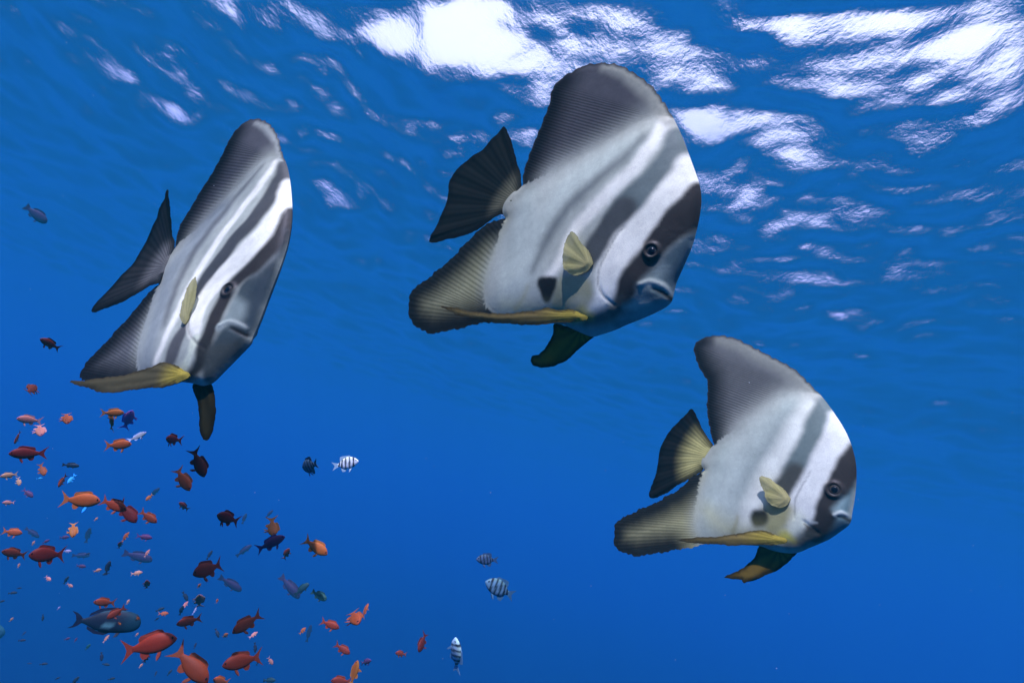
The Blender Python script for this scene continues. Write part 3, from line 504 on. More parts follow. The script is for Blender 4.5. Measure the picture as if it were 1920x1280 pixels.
  'pectoral': [[0.0926, -0.0261, -0.0797], [0.0867, -0.0294, -0.0624], [0.0799, -0.0331, -0.0408], [0.0647, -0.0415, -0.0227], [0.0633, -0.0422, -0.0362], [0.0711, -0.038, -0.0621],
               [0.0827, -0.0316, -0.0824], [0.0923, -0.0263, -0.0871]],
  'pectoral_root': [0.093, -0.0259, -0.0832],
  'tip': [-0.2178, 0.2302],
  'anal_tip': [-0.0901, -0.2584],
  'fin_col': (0.07, 0.068, 0.075),
  'anal_col': (0.1, 0.105, 0.11),
  'tail_col': (0.03, 0.03, 0.028),
  'tail_in': (0.15, 0.15, 0.13),
  'label': 'batfish turned almost head-on, dark brown pelvic fin hanging straight down',
  'pelvic_col': (0.095, 0.085, 0.042),
  'pelvic_in': 0.06,
  'pelvic_dark': (0.03, 0.026, 0.01),
  'tail_r': 0.075},
 {'face': [[-0.0243, -0.172], [0.0263, -0.1501], [0.0706, -0.1318], [0.0938, -0.1289], [0.1155, -0.1234], [0.1352, -0.114], [0.1519, -0.0967], [0.168, -0.0796], [0.1783, -0.0672],
           [0.1899, -0.0486], [0.197, -0.036], [0.1983, -0.026], [0.1963, -0.0137], [0.1937, 0.006], [0.1897, 0.0272], [0.1834, 0.0515], [0.1756, 0.0716], [0.1645, 0.091], [0.1507, 0.1099],
           [0.1364, 0.1251], [0.1198, 0.14], [0.1037, 0.1535], [0.0862, 0.167]],
  'dorsal_edge': [[0.0862, 0.167], [0.0623, 0.1813], [0.0377, 0.1953], [0.0045, 0.2083], [-0.0334, 0.2184], [-0.0727, 0.2277], [-0.1132, 0.2353], [-0.1381, 0.2363], [-0.1657, 0.2291],
                  [-0.1864, 0.2149], [-0.1919, 0.199], [-0.1821, 0.1791], [-0.1641, 0.1566], [-0.1378, 0.1346], [-0.125, 0.1073], [-0.1147, 0.0775], [-0.1006, 0.0493], [-0.0834, 0.0228],
                  [-0.0745, 0.0145]],
  'peduncle': [[-0.0745, 0.0145], [-0.0809, 0.0032], [-0.0885, -0.0178], [-0.087, -0.0322], [-0.0765, -0.0406]],
  'anal_edge': [[-0.0765, -0.0406], [-0.0956, -0.0615], [-0.1133, -0.0936], [-0.1451, -0.132], [-0.1844, -0.1697], [-0.2163, -0.2027], [-0.2275, -0.2246], [-0.2211, -0.2484],
                [-0.2097, -0.2648], [-0.1881, -0.2674], [-0.1572, -0.2602], [-0.1222, -0.2397], [-0.0854, -0.2153], [-0.0541, -0.1938], [-0.0243, -0.172]],
  'dorsal_base': [[-0.0745, 0.0145], [-0.0533, 0.0442], [-0.0306, 0.0828], [-0.0038, 0.1196], [0.0211, 0.1464], [0.0484, 0.1627], [0.0862, 0.167]],
  'anal_base': [[-0.0765, -0.0406], [-0.0765, -0.0699], [-0.0705, -0.1035], [-0.0644, -0.1321], [-0.0533, -0.1582], [-0.0243, -0.172]],
  'origin': [0.4973, 1.1554, -4.763],
  'axes': [[0.6791, -0.6937, -0.24], [0.7277, 0.6792, 0.0958], [0.0966, -0.2397, 0.966]],
  'layers': [['band', (0.42, 0.5, 0.374), 0.9, 0.0301, [[-0.046, 0.0075], [-0.0357, -0.0682], [-0.0267, -0.1426]], [0.0223, 0.0267, 0.0223]],
             ['band', (0.46, 0.54, 0.421), 0.9, 0.0301, [[0.0434, 0.1306], [0.0123, 0.0525], [-0.0076, -0.0403], [0.001, -0.1136]], [0.0223, 0.0357, 0.0357, 0.0312]],
             ['band', (0.24, 0.3, 0.25), 0.55, 0.0241, [[0.0468, 0.1227], [0.0363, 0.06], [0.0189, -0.0008], [0.009, -0.0595]], [0.0089, 0.0116, 0.0134, 0.0089]],
             ['band', (0.78, 0.83, 0.638), 1, 0.0181, [[0.0782, 0.154], [0.0787, 0.1193], [0.0704, 0.0585], [0.0587, 0.0092], [0.0517, -0.0304], [0.0444, -0.0704], [0.0411, -0.1005]],
              [0.0089, 0.016, 0.0196, 0.0196, 0.0178, 0.0134, 0.0089]],
             ['band', (0.15, 0.2, 0.168), 1, 0.0084, [[0.0973, 0.1546], [0.1045, 0.1283], [0.105, 0.0825], [0.0993, 0.032], [0.0948, 0.0103]], [0.0134, 0.0205, 0.0223, 0.0223, 0.0205]],
             ['band', (0.07, 0.074, 0.055), 1, 0.0084, [[0.0983, 0.0116], [0.088, -0.0163], [0.0834, -0.0382]], [0.0214, 0.0232, 0.0196]],
             ['band', (0.76, 0.8, 0.646), 1, 0.0072, [[0.1253, 0.1376], [0.1364, 0.1154], [0.1394, 0.075], [0.1377, 0.0385], [0.134, 0.0057], [0.1294, -0.0312], [0.1273, -0.0553]],
              [0.0116, 0.0196, 0.0232, 0.0241, 0.0259, 0.025, 0.0196]],
             ['band', (0.74, 0.8, 0.546), 0.9, 0.0108, [[0.1266, -0.0594], [0.1263, -0.0788], [0.1151, -0.0916]], [0.016, 0.0134, 0.0089]],
             ['patch', (0.09, 0.16, 0.156), 1, 0.0072,
              [[0.184, 0.0517], [0.1771, 0.032], [0.174, -0.0041], [0.1704, -0.0435], [0.1657, -0.079], [0.181, -0.0648], [0.1989, -0.0333], [0.1951, -0.0047]]],
             ['band', (0.034, 0.03, 0.024), 1, 0.0054, [[0.1683, 0.0923], [0.1703, 0.0725], [0.1703, 0.0445], [0.1666, 0.0156]], [0.0098, 0.016, 0.0187, 0.0169]],
             ['band', (0.034, 0.03, 0.024), 1, 0.006, [[0.1657, 0.0113], [0.1629, -0.0206], [0.1632, -0.0469], [0.1558, -0.0728]], [0.0169, 0.0169, 0.016, 0.0134]],
             ['band', (0.1, 0.1, 0.066), 0.95, 0.0096, [[0.1528, -0.0742], [0.1395, -0.0917], [0.1216, -0.1059]], [0.0107, 0.0107, 0.0053]],
             ['patch', (0.28, 0.42, 0.374), 0.8, 0.0084, [[0.1784, 0.0018], [0.1728, -0.0161], [0.1739, -0.0251], [0.1858, -0.0137], [0.1862, 0.0056]]],
             ['band', (0.5, 0.58, 0.484), 0.9, 0.003, [[0.1766, -0.0288], [0.1846, -0.02], [0.1944, -0.0199]], [0.0027, 0.0031, 0.0022]],
             ['band', (0.015, 0.015, 0.012), 1, 0.003, [[0.1826, -0.0286], [0.1906, -0.0258], [0.1982, -0.0254]], [0.0009, 0.0022, 0.0027]],
             ['band', (0.55, 0.62, 0.515), 0.6, 0.0024, [[0.1322, -0.0532], [0.1431, -0.0541], [0.1544, -0.0509]], [0.0013, 0.0027, 0.0013]],
             ['band', (0.03, 0.03, 0.023), 0.9, 0.003, [[0.1376, -0.0603], [0.1491, -0.0646], [0.161, -0.0666]], [0.0013, 0.0031, 0.0018]],
             ['band', (0.06, 0.06, 0.043), 0.5, 0.0024, [[0.1203, 0.0259], [0.1156, -0.0056], [0.1146, -0.0374], [0.1172, -0.0519]], [0.0009, 0.0013, 0.0013, 0.0009]],
             ['patch', (0.33, 0.31, 0.086), 0.75, 0.0108, [[0.0655, -0.0577], [0.101, -0.0431], [0.1145, -0.0492], [0.1091, -0.0827], [0.097, -0.0959], [0.0773, -0.0967]]],
             ['patch', (0.015, 0.014, 0.009), 1, 0.0054, [[0.0446, -0.0867], [0.0481, -0.075], [0.0683, -0.0658], [0.076, -0.0774], [0.0741, -0.0922], [0.0581, -0.1012], [0.0482, -0.0954]]],
             ['band', (0.66, 0.6, 0.047), 0.9, 0.0084, [[0.103, -0.1049], [0.1155, -0.0934], [0.1248, -0.0948]], [0.0053, 0.0089, 0.0036]],
             ['band', (0.62, 0.6, 0.218), 0.5, 0.0301, [[-0.0382, -0.1128], [0.0056, -0.1283], [0.0534, -0.1153], [0.097, -0.0959]], [0.0089, 0.0152, 0.0134, 0.0089]],
             ['band', (0.32, 0.29, 0.101), 0.6, 0.006, [[0.0232, -0.1288], [0.0231, -0.1124], [0.0237, -0.0976]], [0.0036, 0.0027, 0.0013]],
             ['band', (0.3, 0.32, 0.242), 0.9, 0.0132, [[0.0791, 0.1667], [0.0325, 0.188], [-0.0286, 0.2057], [-0.0879, 0.2194], [-0.1429, 0.2239]],
              [0.008, 0.0107, 0.0107, 0.0098, 0.0071]]],
  'relief': [[0.004, 0.0036, [[0.1766, -0.0288], [0.1846, -0.02], [0.1956, -0.0193]]], [-0.004, 0.0027, [[0.1826, -0.0286], [0.1906, -0.0258], [0.1982, -0.0254]]],
             [-0.003, 0.0036, [[0.1372, -0.0586], [0.1487, -0.0629], [0.161, -0.0666]]], [-0.002, 0.0027, [[0.1203, 0.0259], [0.1156, -0.0056], [0.1146, -0.0374], [0.1192, -0.0588]]]],
  'eye': [0.1645, 0.0119, 0.0107],
  'caudal': [[-0.0764, 0.0, 0.0106], [-0.103, 0.0066, 0.0268], [-0.1304, 0.0135, 0.0497], [-0.1588, 0.0206, 0.0689], [-0.1716, 0.0238, 0.0536], [-0.1879, 0.0279, 0.0273],
             [-0.2025, 0.0315, -0.0039], [-0.2075, 0.0328, -0.0352], [-0.1978, 0.0303, -0.0691], [-0.1939, 0.0294, -0.1046], [-0.1922, 0.0289, -0.1382], [-0.1743, 0.0245, -0.1377],
             [-0.1514, 0.0187, -0.1181], [-0.1271, 0.0127, -0.0904], [-0.1026, 0.0065, -0.0655], [-0.0794, 0.0008, -0.0402], [-0.0786, 0.0006, -0.0164]],
  'caudal_base': [[-0.0764, 0.0, 0.0106], [-0.0854, 0.0023, -0.0071], [-0.0892, 0.0032, -0.0243], [-0.0798, 0.0008, -0.0394]],
  'pelvic_near': [[0.1192, -0.022, -0.098], [0.1009, -0.0238, -0.0987], [0.0716, -0.0268, -0.1022], [0.0524, -0.0287, -0.1151], [0.0198, -0.0319, -0.1384], [-0.0232, -0.0362, -0.1613],
                  [-0.0616, -0.0401, -0.1849], [-0.0195, -0.0359, -0.1714], [0.0249, -0.0314, -0.1529], [0.0668, -0.0272, -0.1342], [0.0996, -0.024, -0.1174], [0.1196, -0.022, -0.1048]],
  'pelvic_near_root': [0.1185, -0.0221, -0.1014],
  'pelvic_far': [[0.0913, 0.01, -0.1214], [0.0696, 0.0111, -0.1307], [0.064, 0.0139, -0.1537], [0.051, 0.0171, -0.1806], [0.0355, 0.0195, -0.2008], [0.0212, 0.0214, -0.2164],
                 [0.0385, 0.0207, -0.2109], [0.0538, 0.0199, -0.204], [0.0589, 0.0202, -0.2068], [0.0759, 0.0187, -0.1936], [0.0949, 0.0164, -0.175], [0.1151, 0.0133, -0.1491],
                 [0.1276, 0.0105, -0.1253], [0.132, 0.0091, -0.1142], [0.1097, 0.0094, -0.1168]],
  'pelvic_far_root': [0.1031, 0.01, -0.1211],
  'pectoral': [[0.1047, -0.0249, -0.0339], [0.1025, -0.0252, -0.0269], [0.0821, -0.0276, -0.0155], [0.061, -0.0302, -0.0087], [0.0458, -0.032, -0.012], [0.0506, -0.0314, -0.0244],
               [0.0605, -0.0302, -0.0366], [0.0702, -0.0291, -0.0487], [0.0902, -0.0267, -0.0521], [0.1023, -0.0252, -0.0436]],
  'pectoral_root': [0.1025, -0.0252, -0.0328],
  'tip': [-0.1864, 0.2149],
  'anal_tip': [-0.1881, -0.2674],
  'fin_col': (0.13, 0.135, 0.125),
  'anal_col': (0.44, 0.43, 0.18),
  'tail_col': (0.012, 0.012, 0.011),
  'tail_in': (0.52, 0.49, 0.17),
  'label': 'broadside batfish with yellowish fins and black spot, lowest of three',
  'pelvic_col': (0.24, 0.18, 0.05),
  'pelvic_in': 0.09,
  'pelvic_dark': (0.2, 0.13, 0.02),
  'tail_r': 0.08}]

# kind, place, length (m), heading, dorsal direction, size class, label
SMALL_FISH = [
    ('r', [-0.997, 1.388, -4.862], 0.047, [-0.61, -0.775, 0.165], [0.203, 0.048, 0.978], 38, "dark red fish swimming alone, highest of the red ones, below the head-on batfish's tail"),
    ('R', [-0.93, 1.303, -4.97], 0.0483, [-0.321, 0.824, 0.466], [-0.728, -0.53, 0.435], 22, 'stubby red fish seen tail-on, alone above the orange school'),
    ('k', [-0.964, 1.39, -5.029], 0.0469, [-0.697, -0.699, -0.16], [-0.146, -0.08, 0.986], 40, 'pink-orange fish with a smaller one curling under its tail'),
    ('k', [-0.98, 1.456, -5.044], 0.0488, [0.678, -0.484, -0.553], [0.733, 0.507, 0.454], 26, 'small pink-orange fish tucked under the tail of another, nose down'),
    ('R', [-1.474, 2.109, -5.105], 0.048, [0.238, -0.297, -0.925], [0.211, -0.914, 0.348], 26, 'small red fish, nose down, just above the long dark red fish'),
    ('o', [-0.85, 1.322, -5.004], 0.0462, [0.653, -0.556, -0.515], [0.757, 0.488, 0.434], 24, 'small orange fish facing out with its tail raised behind it'),
    ('o', [-0.848, 1.462, -4.969], 0.0475, [0.9, 0.315, 0.299], [-0.257, -0.169, 0.951], 38, 'bright orange fish above a brown one hanging vertically'),
    ('o', [-0.974, 1.694, -4.987], 0.0533, [-0.086, -0.544, 0.835], [0.874, -0.443, -0.198], 34, 'slender brown-orange fish hanging upright under a bright orange one'),
    ('m', [-0.745, 1.349, -4.977], 0.0498, [0.254, -0.446, 0.858], [-0.875, -0.484, 0.008], 38, 'pink-purple fish pointing upward beside a bright orange one'),
    ('l', [-0.894, 1.693, -5.007], 0.0498, [0.672, 0.065, 0.738], [-0.713, 0.328, 0.62], 34, 'slim pale lilac fish darting upward to the side'),
    ('o', [-0.793, 1.439, -5.033], 0.0544, [0.915, 0.216, 0.34], [-0.313, -0.151, 0.938], 44, 'orange fish with a wide forked tail below the pink-purple one'),
    ('r', [-0.659, 1.391, -4.991], 0.0528, [-0.111, -0.99, -0.084], [-0.132, -0.069, 0.989], 24, 'round dark red fish near the tip of the hanging brown pelvic fin'),
    ('r', [-0.697, 1.037, -5.071], 0.0497, [-0.701, -0.658, -0.275], [-0.268, -0.115, 0.956], 58, 'long dark red fish with a forked tail, swimming level'),
    ('o', [-1.42, 2.212, -5.19], 0.0477, [0.713, -0.105, -0.693], [0.65, 0.469, 0.598], 24, 'small orange fish, nose down, just below the long dark red fish'),
    ('b', [-1.273, 2.103, -5.146], 0.0499, [0.945, 0.281, 0.169], [-0.167, -0.033, 0.985], 28, 'small blue-grey fish below the orange fork-tailed one'),
    ('k', [-1.317, 1.926, -5.203], 0.0443, [-0.623, -0.678, -0.39], [-0.386, -0.168, 0.907], 28, 'small pale pink-orange fish, level, just below the long dark red fish'),
    ('r', [-0.469, 1.108, -5.019], 0.0546, [0.66, 0.041, -0.75], [0.705, 0.31, 0.638], 58, 'dark red fish diving steeply, tail fork up, under the hanging pelvic fin'),
    ('o', [-0.532, 1.218, -5.056], 0.0556, [0.777, -0.063, -0.627], [0.613, 0.301, 0.73], 52, 'orange fish diving nose down beside a dark red diver'),
    ('k', [-1.996, 2.992, -5.33], 0.0437, [0.611, -0.092, -0.786], [0.702, 0.522, 0.485], 17, 'small pale pink-orange fish, nose down, just below the long dark red fish'),
    ('p', [-1.573, 2.433, -5.299], 0.0486, [0.89, 0.216, -0.401], [0.324, 0.319, 0.891], 24, 'small purple fish, nose down, just below the long dark red fish'),
    ('k', [-2.03, 3.046, -5.434], 0.047, [-0.689, -0.697, -0.199], [-0.25, -0.029, 0.968], 19, 'small pale pink-orange fish, level, just above the plump red fish'),
    ('R', [-1.233, 2.031, -5.19], 0.0455, [0.207, -0.452, -0.868], [-0.187, -0.889, 0.418], 25, 'small red fish, nose down, just above the large orange fish'),
    ('c', [-1.737, 2.921, -5.257], 0.0506, [-0.007, -0.48, -0.877], [-0.839, -0.475, 0.267], 20, 'bright cyan fish among the orange school'),
    ('c', [-1.958, 3.06, -5.303], 0.0273, [0.749, 0.52, 0.411], [-0.388, -0.159, 0.908], 11, 'tiny bright cyan fish among the orange school'),
    ('o', [-0.551, 0.967, -5.11], 0.0526, [0.933, 0.312, 0.182], [-0.192, 0.002, 0.981], 66, 'large orange fish with a blue pelvic fin and forked tail'),
    ('R', [-0.565, 1.086, -5.117], 0.0467, [0.984, 0.11, -0.138], [0.118, 0.167, 0.979], 50, 'orange-red fish overlapping the darker red one in front of its head'),
    ('r', [-0.611, 1.233, -5.139], 0.0529, [0.867, -0.01, -0.498], [0.474, 0.327, 0.818], 50, 'dark red fish overlapped by an orange-red one at its tail'),
    ('R', [-0.722, 1.557, -5.173], 0.0508, [0.95, 0.027, -0.312], [0.297, 0.24, 0.924], 38, 'red fish just beyond the overlapping pair'),
    ('o', [-1.583, 3.344, -5.282], 0.0442, [-0.287, -0.402, -0.87], [-0.827, -0.355, 0.437], 16, 'small orange fish, nose down, beside the overlapping red pair'),
    ('f', [-4.234, 9.034, -5.684], 0.1648, [0.435, 0.08, 0.897], [-0.828, -0.355, 0.433], 22, 'small faint dusky fish, nose up, beside the overlapping red pair'),
    ('r', [-1.111, 2.655, -5.223], 0.0552, [-0.671, -0.618, 0.41], [0.35, 0.223, 0.91], 24, 'small dark red fish, nose up, just below the steep dark red diver'),
    ('o', [-1.186, 1.846, -5.332], 0.0474, [0.915, 0.395, 0.086], [-0.132, 0.092, 0.987], 32, 'small orange fish, level, just above the plump red fish'),
    ('f', [-4.865, 7.912, -6.372], 0.1908, [0.89, 0.279, -0.361], [0.267, 0.322, 0.908], 30, 'small faint dusky fish, nose down, just above the plump red fish'),
    ('o', [-1.037, 1.85, -5.286], 0.051, [0.543, -0.389, -0.744], [0.803, 0.5, 0.325], 30, 'orange fish hanging nose down between scattered small ones'),
    ('p', [-1.733, 3.052, -5.514], 0.0393, [0.885, 0.352, 0.305], [-0.318, -0.021, 0.948], 16, 'small purple fish, level, just below the hanging orange fish'),
    ('f', [-4.681, 8.729, -6.373], 0.1904, [-0.088, -0.09, 0.992], [-0.867, -0.484, -0.121], 27, 'small faint dusky fish, nose up, beside the hanging orange fish'),
    ('k', [-1.921, 3.168, -5.592], 0.025, [0.051, 0.213, 0.976], [-0.857, -0.492, 0.152], 10, 'tiny pale pink-orange fish, nose up, just above the round dark red fish'),
    ('p', [-1.794, 3.04, -5.548], 0.0312, [0.538, 0.446, 0.715], [-0.677, -0.277, 0.682], 13, 'tiny purple fish, nose up, just above the round dark red fish'),
    ('k', [-1.79, 3.345, -5.446], 0.0241, [0.355, 0.307, 0.883], [-0.809, -0.372, 0.455], 9, 'tiny pale pink-orange fish, nose up, beside the hanging orange fish'),
    ('R', [-0.885, 1.417, -5.292], 0.0482, [-0.683, -0.729, 0.036], [-0.099, 0.141, 0.985], 42, 'plump red fish level with the round dark red one'),
    ('rt', [-0.554, 0.957, -5.188], 0.0443, [-0.727, -0.661, -0.186], [-0.273, 0.031, 0.961], 58, 'round deep-bodied dark red fish with small forked tail'),
    ('l', [-1.637, 2.949, -5.546], 0.0331, [0.913, 0.346, 0.215], [-0.341, 0.362, 0.868], 14, 'small pale lilac fish, level, beside the round dark red fish'),
    ('f', [-4.645, 8.706, -6.619], 0.1952, [0.919, 0.331, 0.215], [-0.244, 0.05, 0.968], 28, 'small faint dusky fish, level, just below the hanging orange fish'),
    ('b', [-1.588, 3.021, -5.549], 0.0215, [0.719, 0.471, 0.511], [-0.522, -0.121, 0.844], 9, 'tiny dark blue-grey fish, level, just below the hanging orange fish'),
    ('o', [-1.442, 2.979, -5.438], 0.0531, [0.292, 0.087, 0.952], [-0.859, 0.462, 0.221], 22, 'small orange fish, nose up, just above the faint dusky fish'),
    ('r', [-1.545, 3.176, -5.504], 0.0396, [0.208, -0.486, 0.849], [-0.897, -0.441, -0.032], 12, 'tiny dark red fish, nose up, beside the faint dusky fish'),
    ('p', [-1.034, 2.261, -5.316], 0.0514, [0.963, 0.259, 0.08], [-0.106, 0.09, 0.99], 28, 'slim dark purple-red fish, level, above the faint large one'),
    ('f', [-2.661, 5.848, -5.981], 0.2449, [0.97, 0.243, -0.032], [-0.008, 0.162, 0.987], 52, 'faint dusky fish lost in blue distance behind a tiny pale one'),
    ('k', [-1.406, 3.164, -5.508], 0.0428, [0.229, 0.253, 0.94], [-0.878, 0.471, 0.088], 17, 'small pale pink-orange fish, nose up, beside the faint dusky fish'),
    ('p', [-1.655, 3.139, -5.627], 0.0419, [0.88, 0.473, 0.045], [-0.122, 0.132, 0.984], 17, 'small purple fish, level, beside the round dark red fish'),
    ('k', [-1.565, 3.117, -5.622], 0.0338, [0.836, 0.137, 0.531], [-0.523, -0.094, 0.847], 13, 'tiny pale pink-orange fish, level, beside the faint dusky fish'),
    ('b', [-1.163, 2.375, -5.457], 0.0477, [0.007, -0.194, 0.981], [-0.889, -0.451, -0.083], 24, 'small dark blue-grey fish, nose up, beside the faint dusky fish'),
    ('b', [-1.573, 3.221, -5.646], 0.0323, [-0.542, -0.734, -0.41], [-0.524, -0.086, 0.847], 12, 'tiny dark blue-grey fish, level, beside the faint dusky fish'),
    ('k', [-1.403, 3.138, -5.595], 0.0502, [0.885, 0.274, 0.377], [-0.454, 0.328, 0.828], 20, 'small pale pink-orange fish, level, just below the faint dusky fish'),
    ('k', [-1.951, 3.189, -5.702], 0.0224, [-0.096, 0.157, 0.983], [-0.853, -0.522, 0.0], 9, 'tiny pale pink-orange fish, nose up, just below the plump red fish'),
    ('k', [-1.78, 3.154, -5.714], 0.034, [0.917, 0.027, -0.398], [0.356, 0.393, 0.848], 13, 'tiny pale pink-orange fish, nose down, just below the round dark red fish'),
    ('b', [-1.777, 3.297, -5.733], 0.041, [0.22, -0.061, 0.974], [-0.883, -0.437, 0.172], 15, 'small dark blue-grey fish, nose up, just below the round dark red fish'),
    ('k', [-1.737, 3.273, -5.745], 0.0325, [0.966, 0.06, -0.252], [0.219, 0.326, 0.92], 12, 'tiny pale pink-orange fish, nose down, just below the round dark red fish'),
    ('R', [-1.134, 2.659, -5.535], 0.0531, [-0.004, -0.627, 0.779], [0.835, 0.426, 0.347], 18, 'small red fish, nose up, just below the faint dusky fish'),
    ('b', [-1.849, 3.096, -5.768], 0.0191, [0.777, 0.543, 0.319], [-0.381, 0.002, 0.925], 8, 'tiny dark blue-grey fish, level, just below the plump red fish'),
    ('b', [-1.73, 2.87, -5.735], 0.031, [0.806, 0.545, 0.232], [-0.311, 0.056, 0.949], 14, 'small dark blue-grey fish, level, just below the plump red fish'),
    ('b', [-1.924, 3.143, -5.849], 0.0241, [0.696, 0.551, 0.461], [-0.507, -0.078, 0.859], 10, 'tiny dark blue-grey fish, level, just above the parrotfish head'),
    ('R', [-0.808, 1.708, -5.405], 0.0511, [-0.798, -0.596, -0.09], [-0.207, 0.132, 0.969], 38, 'slim red fish directly above the dark surgeonfish'),
    ('k', [-1.507, 3.405, -5.78], 0.0265, [0.08, 0.256, 0.963], [-0.915, -0.365, 0.173], 10, 'tiny pale pink-orange fish, nose up, just above the dark blue surgeonfish'),
    ('R', [-0.603, 1.334, -5.328], 0.0356, [-0.473, -0.574, -0.668], [-0.731, -0.168, 0.661], 34, "slim red fish crossing the dark surgeonfish's back"),
    ('S', [-0.775, 1.679, -5.438], 0.1513, [0.941, 0.311, 0.13], [-0.189, 0.165, 0.968], 116, 'dark blue surgeonfish with crescent tail and pale cyan patch'),
    ('o', [-0.567, 1.349, -5.331], 0.0104, [0.756, 0.162, -0.634], [0.534, 0.407, 0.741], 10, 'tiny orange fish, nose down, just above the biggest red fish'),
    ('o', [-0.59, 1.335, -5.345], 0.0082, [0.832, 0.238, -0.501], [0.391, 0.388, 0.834], 8, 'tiny orange fish, nose down, beside the dark blue surgeonfish'),
    ('b', [-1.353, 3.428, -5.78], 0.04, [0.718, 0.411, 0.562], [-0.596, -0.053, 0.801], 15, 'small dark blue-grey fish, level, beside the nose-low red fish'),
    ('o', [-1.286, 3.314, -5.768], 0.0463, [0.881, 0.4, 0.252], [-0.449, 0.54, 0.712], 18, 'small orange fish, level, beside the nose-low red fish'),
    ('b', [-1.249, 3.17, -5.763], 0.0235, [0.63, 0.058, 0.774], [-0.761, -0.148, 0.631], 9, 'tiny dark blue-grey fish, nose up, just above the biggest red fish'),
    ('b', [-1.579, 2.881, -5.796], 0.0265, [0.38, -0.047, -0.924], [0.798, 0.521, 0.302], 12, 'tiny dark blue-grey fish, nose down, beside the parrotfish head'),
    ('k', [-1.859, 3.16, -5.913], 0.0217, [0.215, 0.386, 0.897], [-0.844, -0.39, 0.37], 9, 'tiny pale pink-orange fish, nose up, just above the parrotfish head'),
    ('l', [-1.762, 3.31, -5.86], 0.0204, [0.223, 0.355, 0.908], [-0.861, -0.366, 0.354], 8, 'tiny pale lilac fish, nose up, beside the dark blue surgeonfish'),
    ('f', [-4.747, 8.427, -7.541], 0.0576, [0.222, 0.394, 0.892], [-0.852, -0.367, 0.374], 9, 'tiny faint dusky fish, nose up, beside the parrotfish head'),
    ('b', [-1.604, 2.855, -5.886], 0.0259, [0.826, 0.526, 0.2], [-0.306, 0.121, 0.944], 12, 'tiny dark blue-grey fish, level, beside the parrotfish head'),
    ('p', [-1.631, 3.241, -5.953], 0.0262, [0.842, 0.178, 0.509], [-0.516, -0.008, 0.856], 10, 'tiny purple fish, level, beside the dark blue surgeonfish'),
    ('p', [-1.516, 3.086, -5.903], 0.0211, [0.08, 0.316, 0.945], [-0.901, -0.383, 0.205], 9, 'tiny purple fish, nose up, beside the dark blue surgeonfish'),
    ('k', [-1.366, 3.022, -5.851], 0.0369, [0.273, 0.373, 0.887], [-0.868, 0.492, 0.06], 16, 'small pale pink-orange fish, nose up, just below the dark blue surgeonfish'),
    ('t', [-1.439, 3.054, -5.907], 0.0272, [0.367, 0.057, 0.929], [-0.879, -0.306, 0.366], 11, 'tiny dark teal fish, nose up, just below the dark blue surgeonfish'),
    ('k', [-1.383, 3.353, -5.893], 0.0206, [0.248, 0.343, 0.906], [-0.895, -0.276, 0.349], 8, 'tiny pale pink-orange fish, nose up, just above the biggest red fish'),
    ('R', [-0.427, 1.091, -5.301], 0.0797, [0.865, 0.264, 0.428], [-0.458, 0.065, 0.886], 94, 'biggest red fish, yellowish belly, just below the dark surgeonfish'),
    ('r', [-0.991, 2.553, -5.745], 0.0449, [0.115, -0.229, 0.967], [-0.934, -0.355, 0.027], 20, 'small dark red fish, nose up, just below the biggest red fish'),
    ('k', [-1.281, 3.279, -5.993], 0.0249, [0.256, 0.371, 0.893], [-0.901, -0.243, 0.359], 10, 'tiny pale pink-orange fish, nose up, just below the biggest red fish'),
    ('b', [-1.328, 2.964, -5.901], 0.036, [0.466, -0.059, -0.883], [0.792, 0.473, 0.387], 16, 'small dark blue-grey fish, nose down, just below the dark blue surgeonfish'),
    ('b', [-1.43, 3.268, -6.02], 0.0321, [0.92, 0.389, -0.042], [-0.07, 0.269, 0.961], 13, 'tiny dark blue-grey fish, level, just below the dark blue surgeonfish'),
    ('b', [-1.555, 2.992, -5.991], 0.0292, [0.844, 0.502, 0.19], [-0.304, 0.154, 0.94], 13, 'tiny dark blue-grey fish, level, just below the parrotfish head'),
    ('b', [-1.201, 3.444, -6.038], 0.0314, [0.263, 0.361, 0.894], [-0.911, -0.211, 0.354], 12, 'tiny dark blue-grey fish, nose up, beside the large diving red fish'),
    ('b', [-1.432, 3.388, -6.109], 0.0306, [0.811, 0.461, 0.361], [-0.452, 0.099, 0.887], 12, 'tiny dark blue-grey fish, level, just below the biggest red fish'),
    ('b', [-1.462, 3.116, -6.063], 0.0422, [0.371, 0.094, 0.924], [-0.88, -0.283, 0.382], 17, 'small dark blue-grey fish, nose up, well below the dark blue surgeonfish'),
    ('b', [-1.629, 3.3, -6.134], 0.0198, [0.647, 0.513, 0.565], [-0.635, -0.048, 0.771], 8, 'tiny dark blue-grey fish, nose up, well below the parrotfish head'),
    ('b', [-1.159, 3.161, -5.971], 0.0215, [-0.065, 0.271, 0.96], [-0.941, -0.336, 0.031], 9, 'tiny dark blue-grey fish, nose up, just below the biggest red fish'),
    ('f', [-4.549, 8.444, -7.829], 0.0507, [0.861, 0.499, 0.104], [-0.229, 0.196, 0.953], 8, 'tiny faint dusky fish, level, just below the parrotfish head'),
    ('F', [-3.696, 5.65, -6.848], 0.6785, [0.926, 0.269, 0.265], [-0.303, 0.111, 0.946], 150, 'large teal parrotfish only its blunt head entering the scene'),
    ('r', [-0.405, 1.163, -5.098], 0.0505, [-0.542, -0.834, 0.108], [0.045, 0.1, 0.994], 42, 'stout dark red fish turning away, orange edged'),
    ('f', [-3.086, 9.482, -5.746], 0.1547, [-0.002, 0.078, 0.997], [-0.951, -0.308, 0.022], 20, 'small faint dusky fish, nose up, just above the climbing purple fish'),
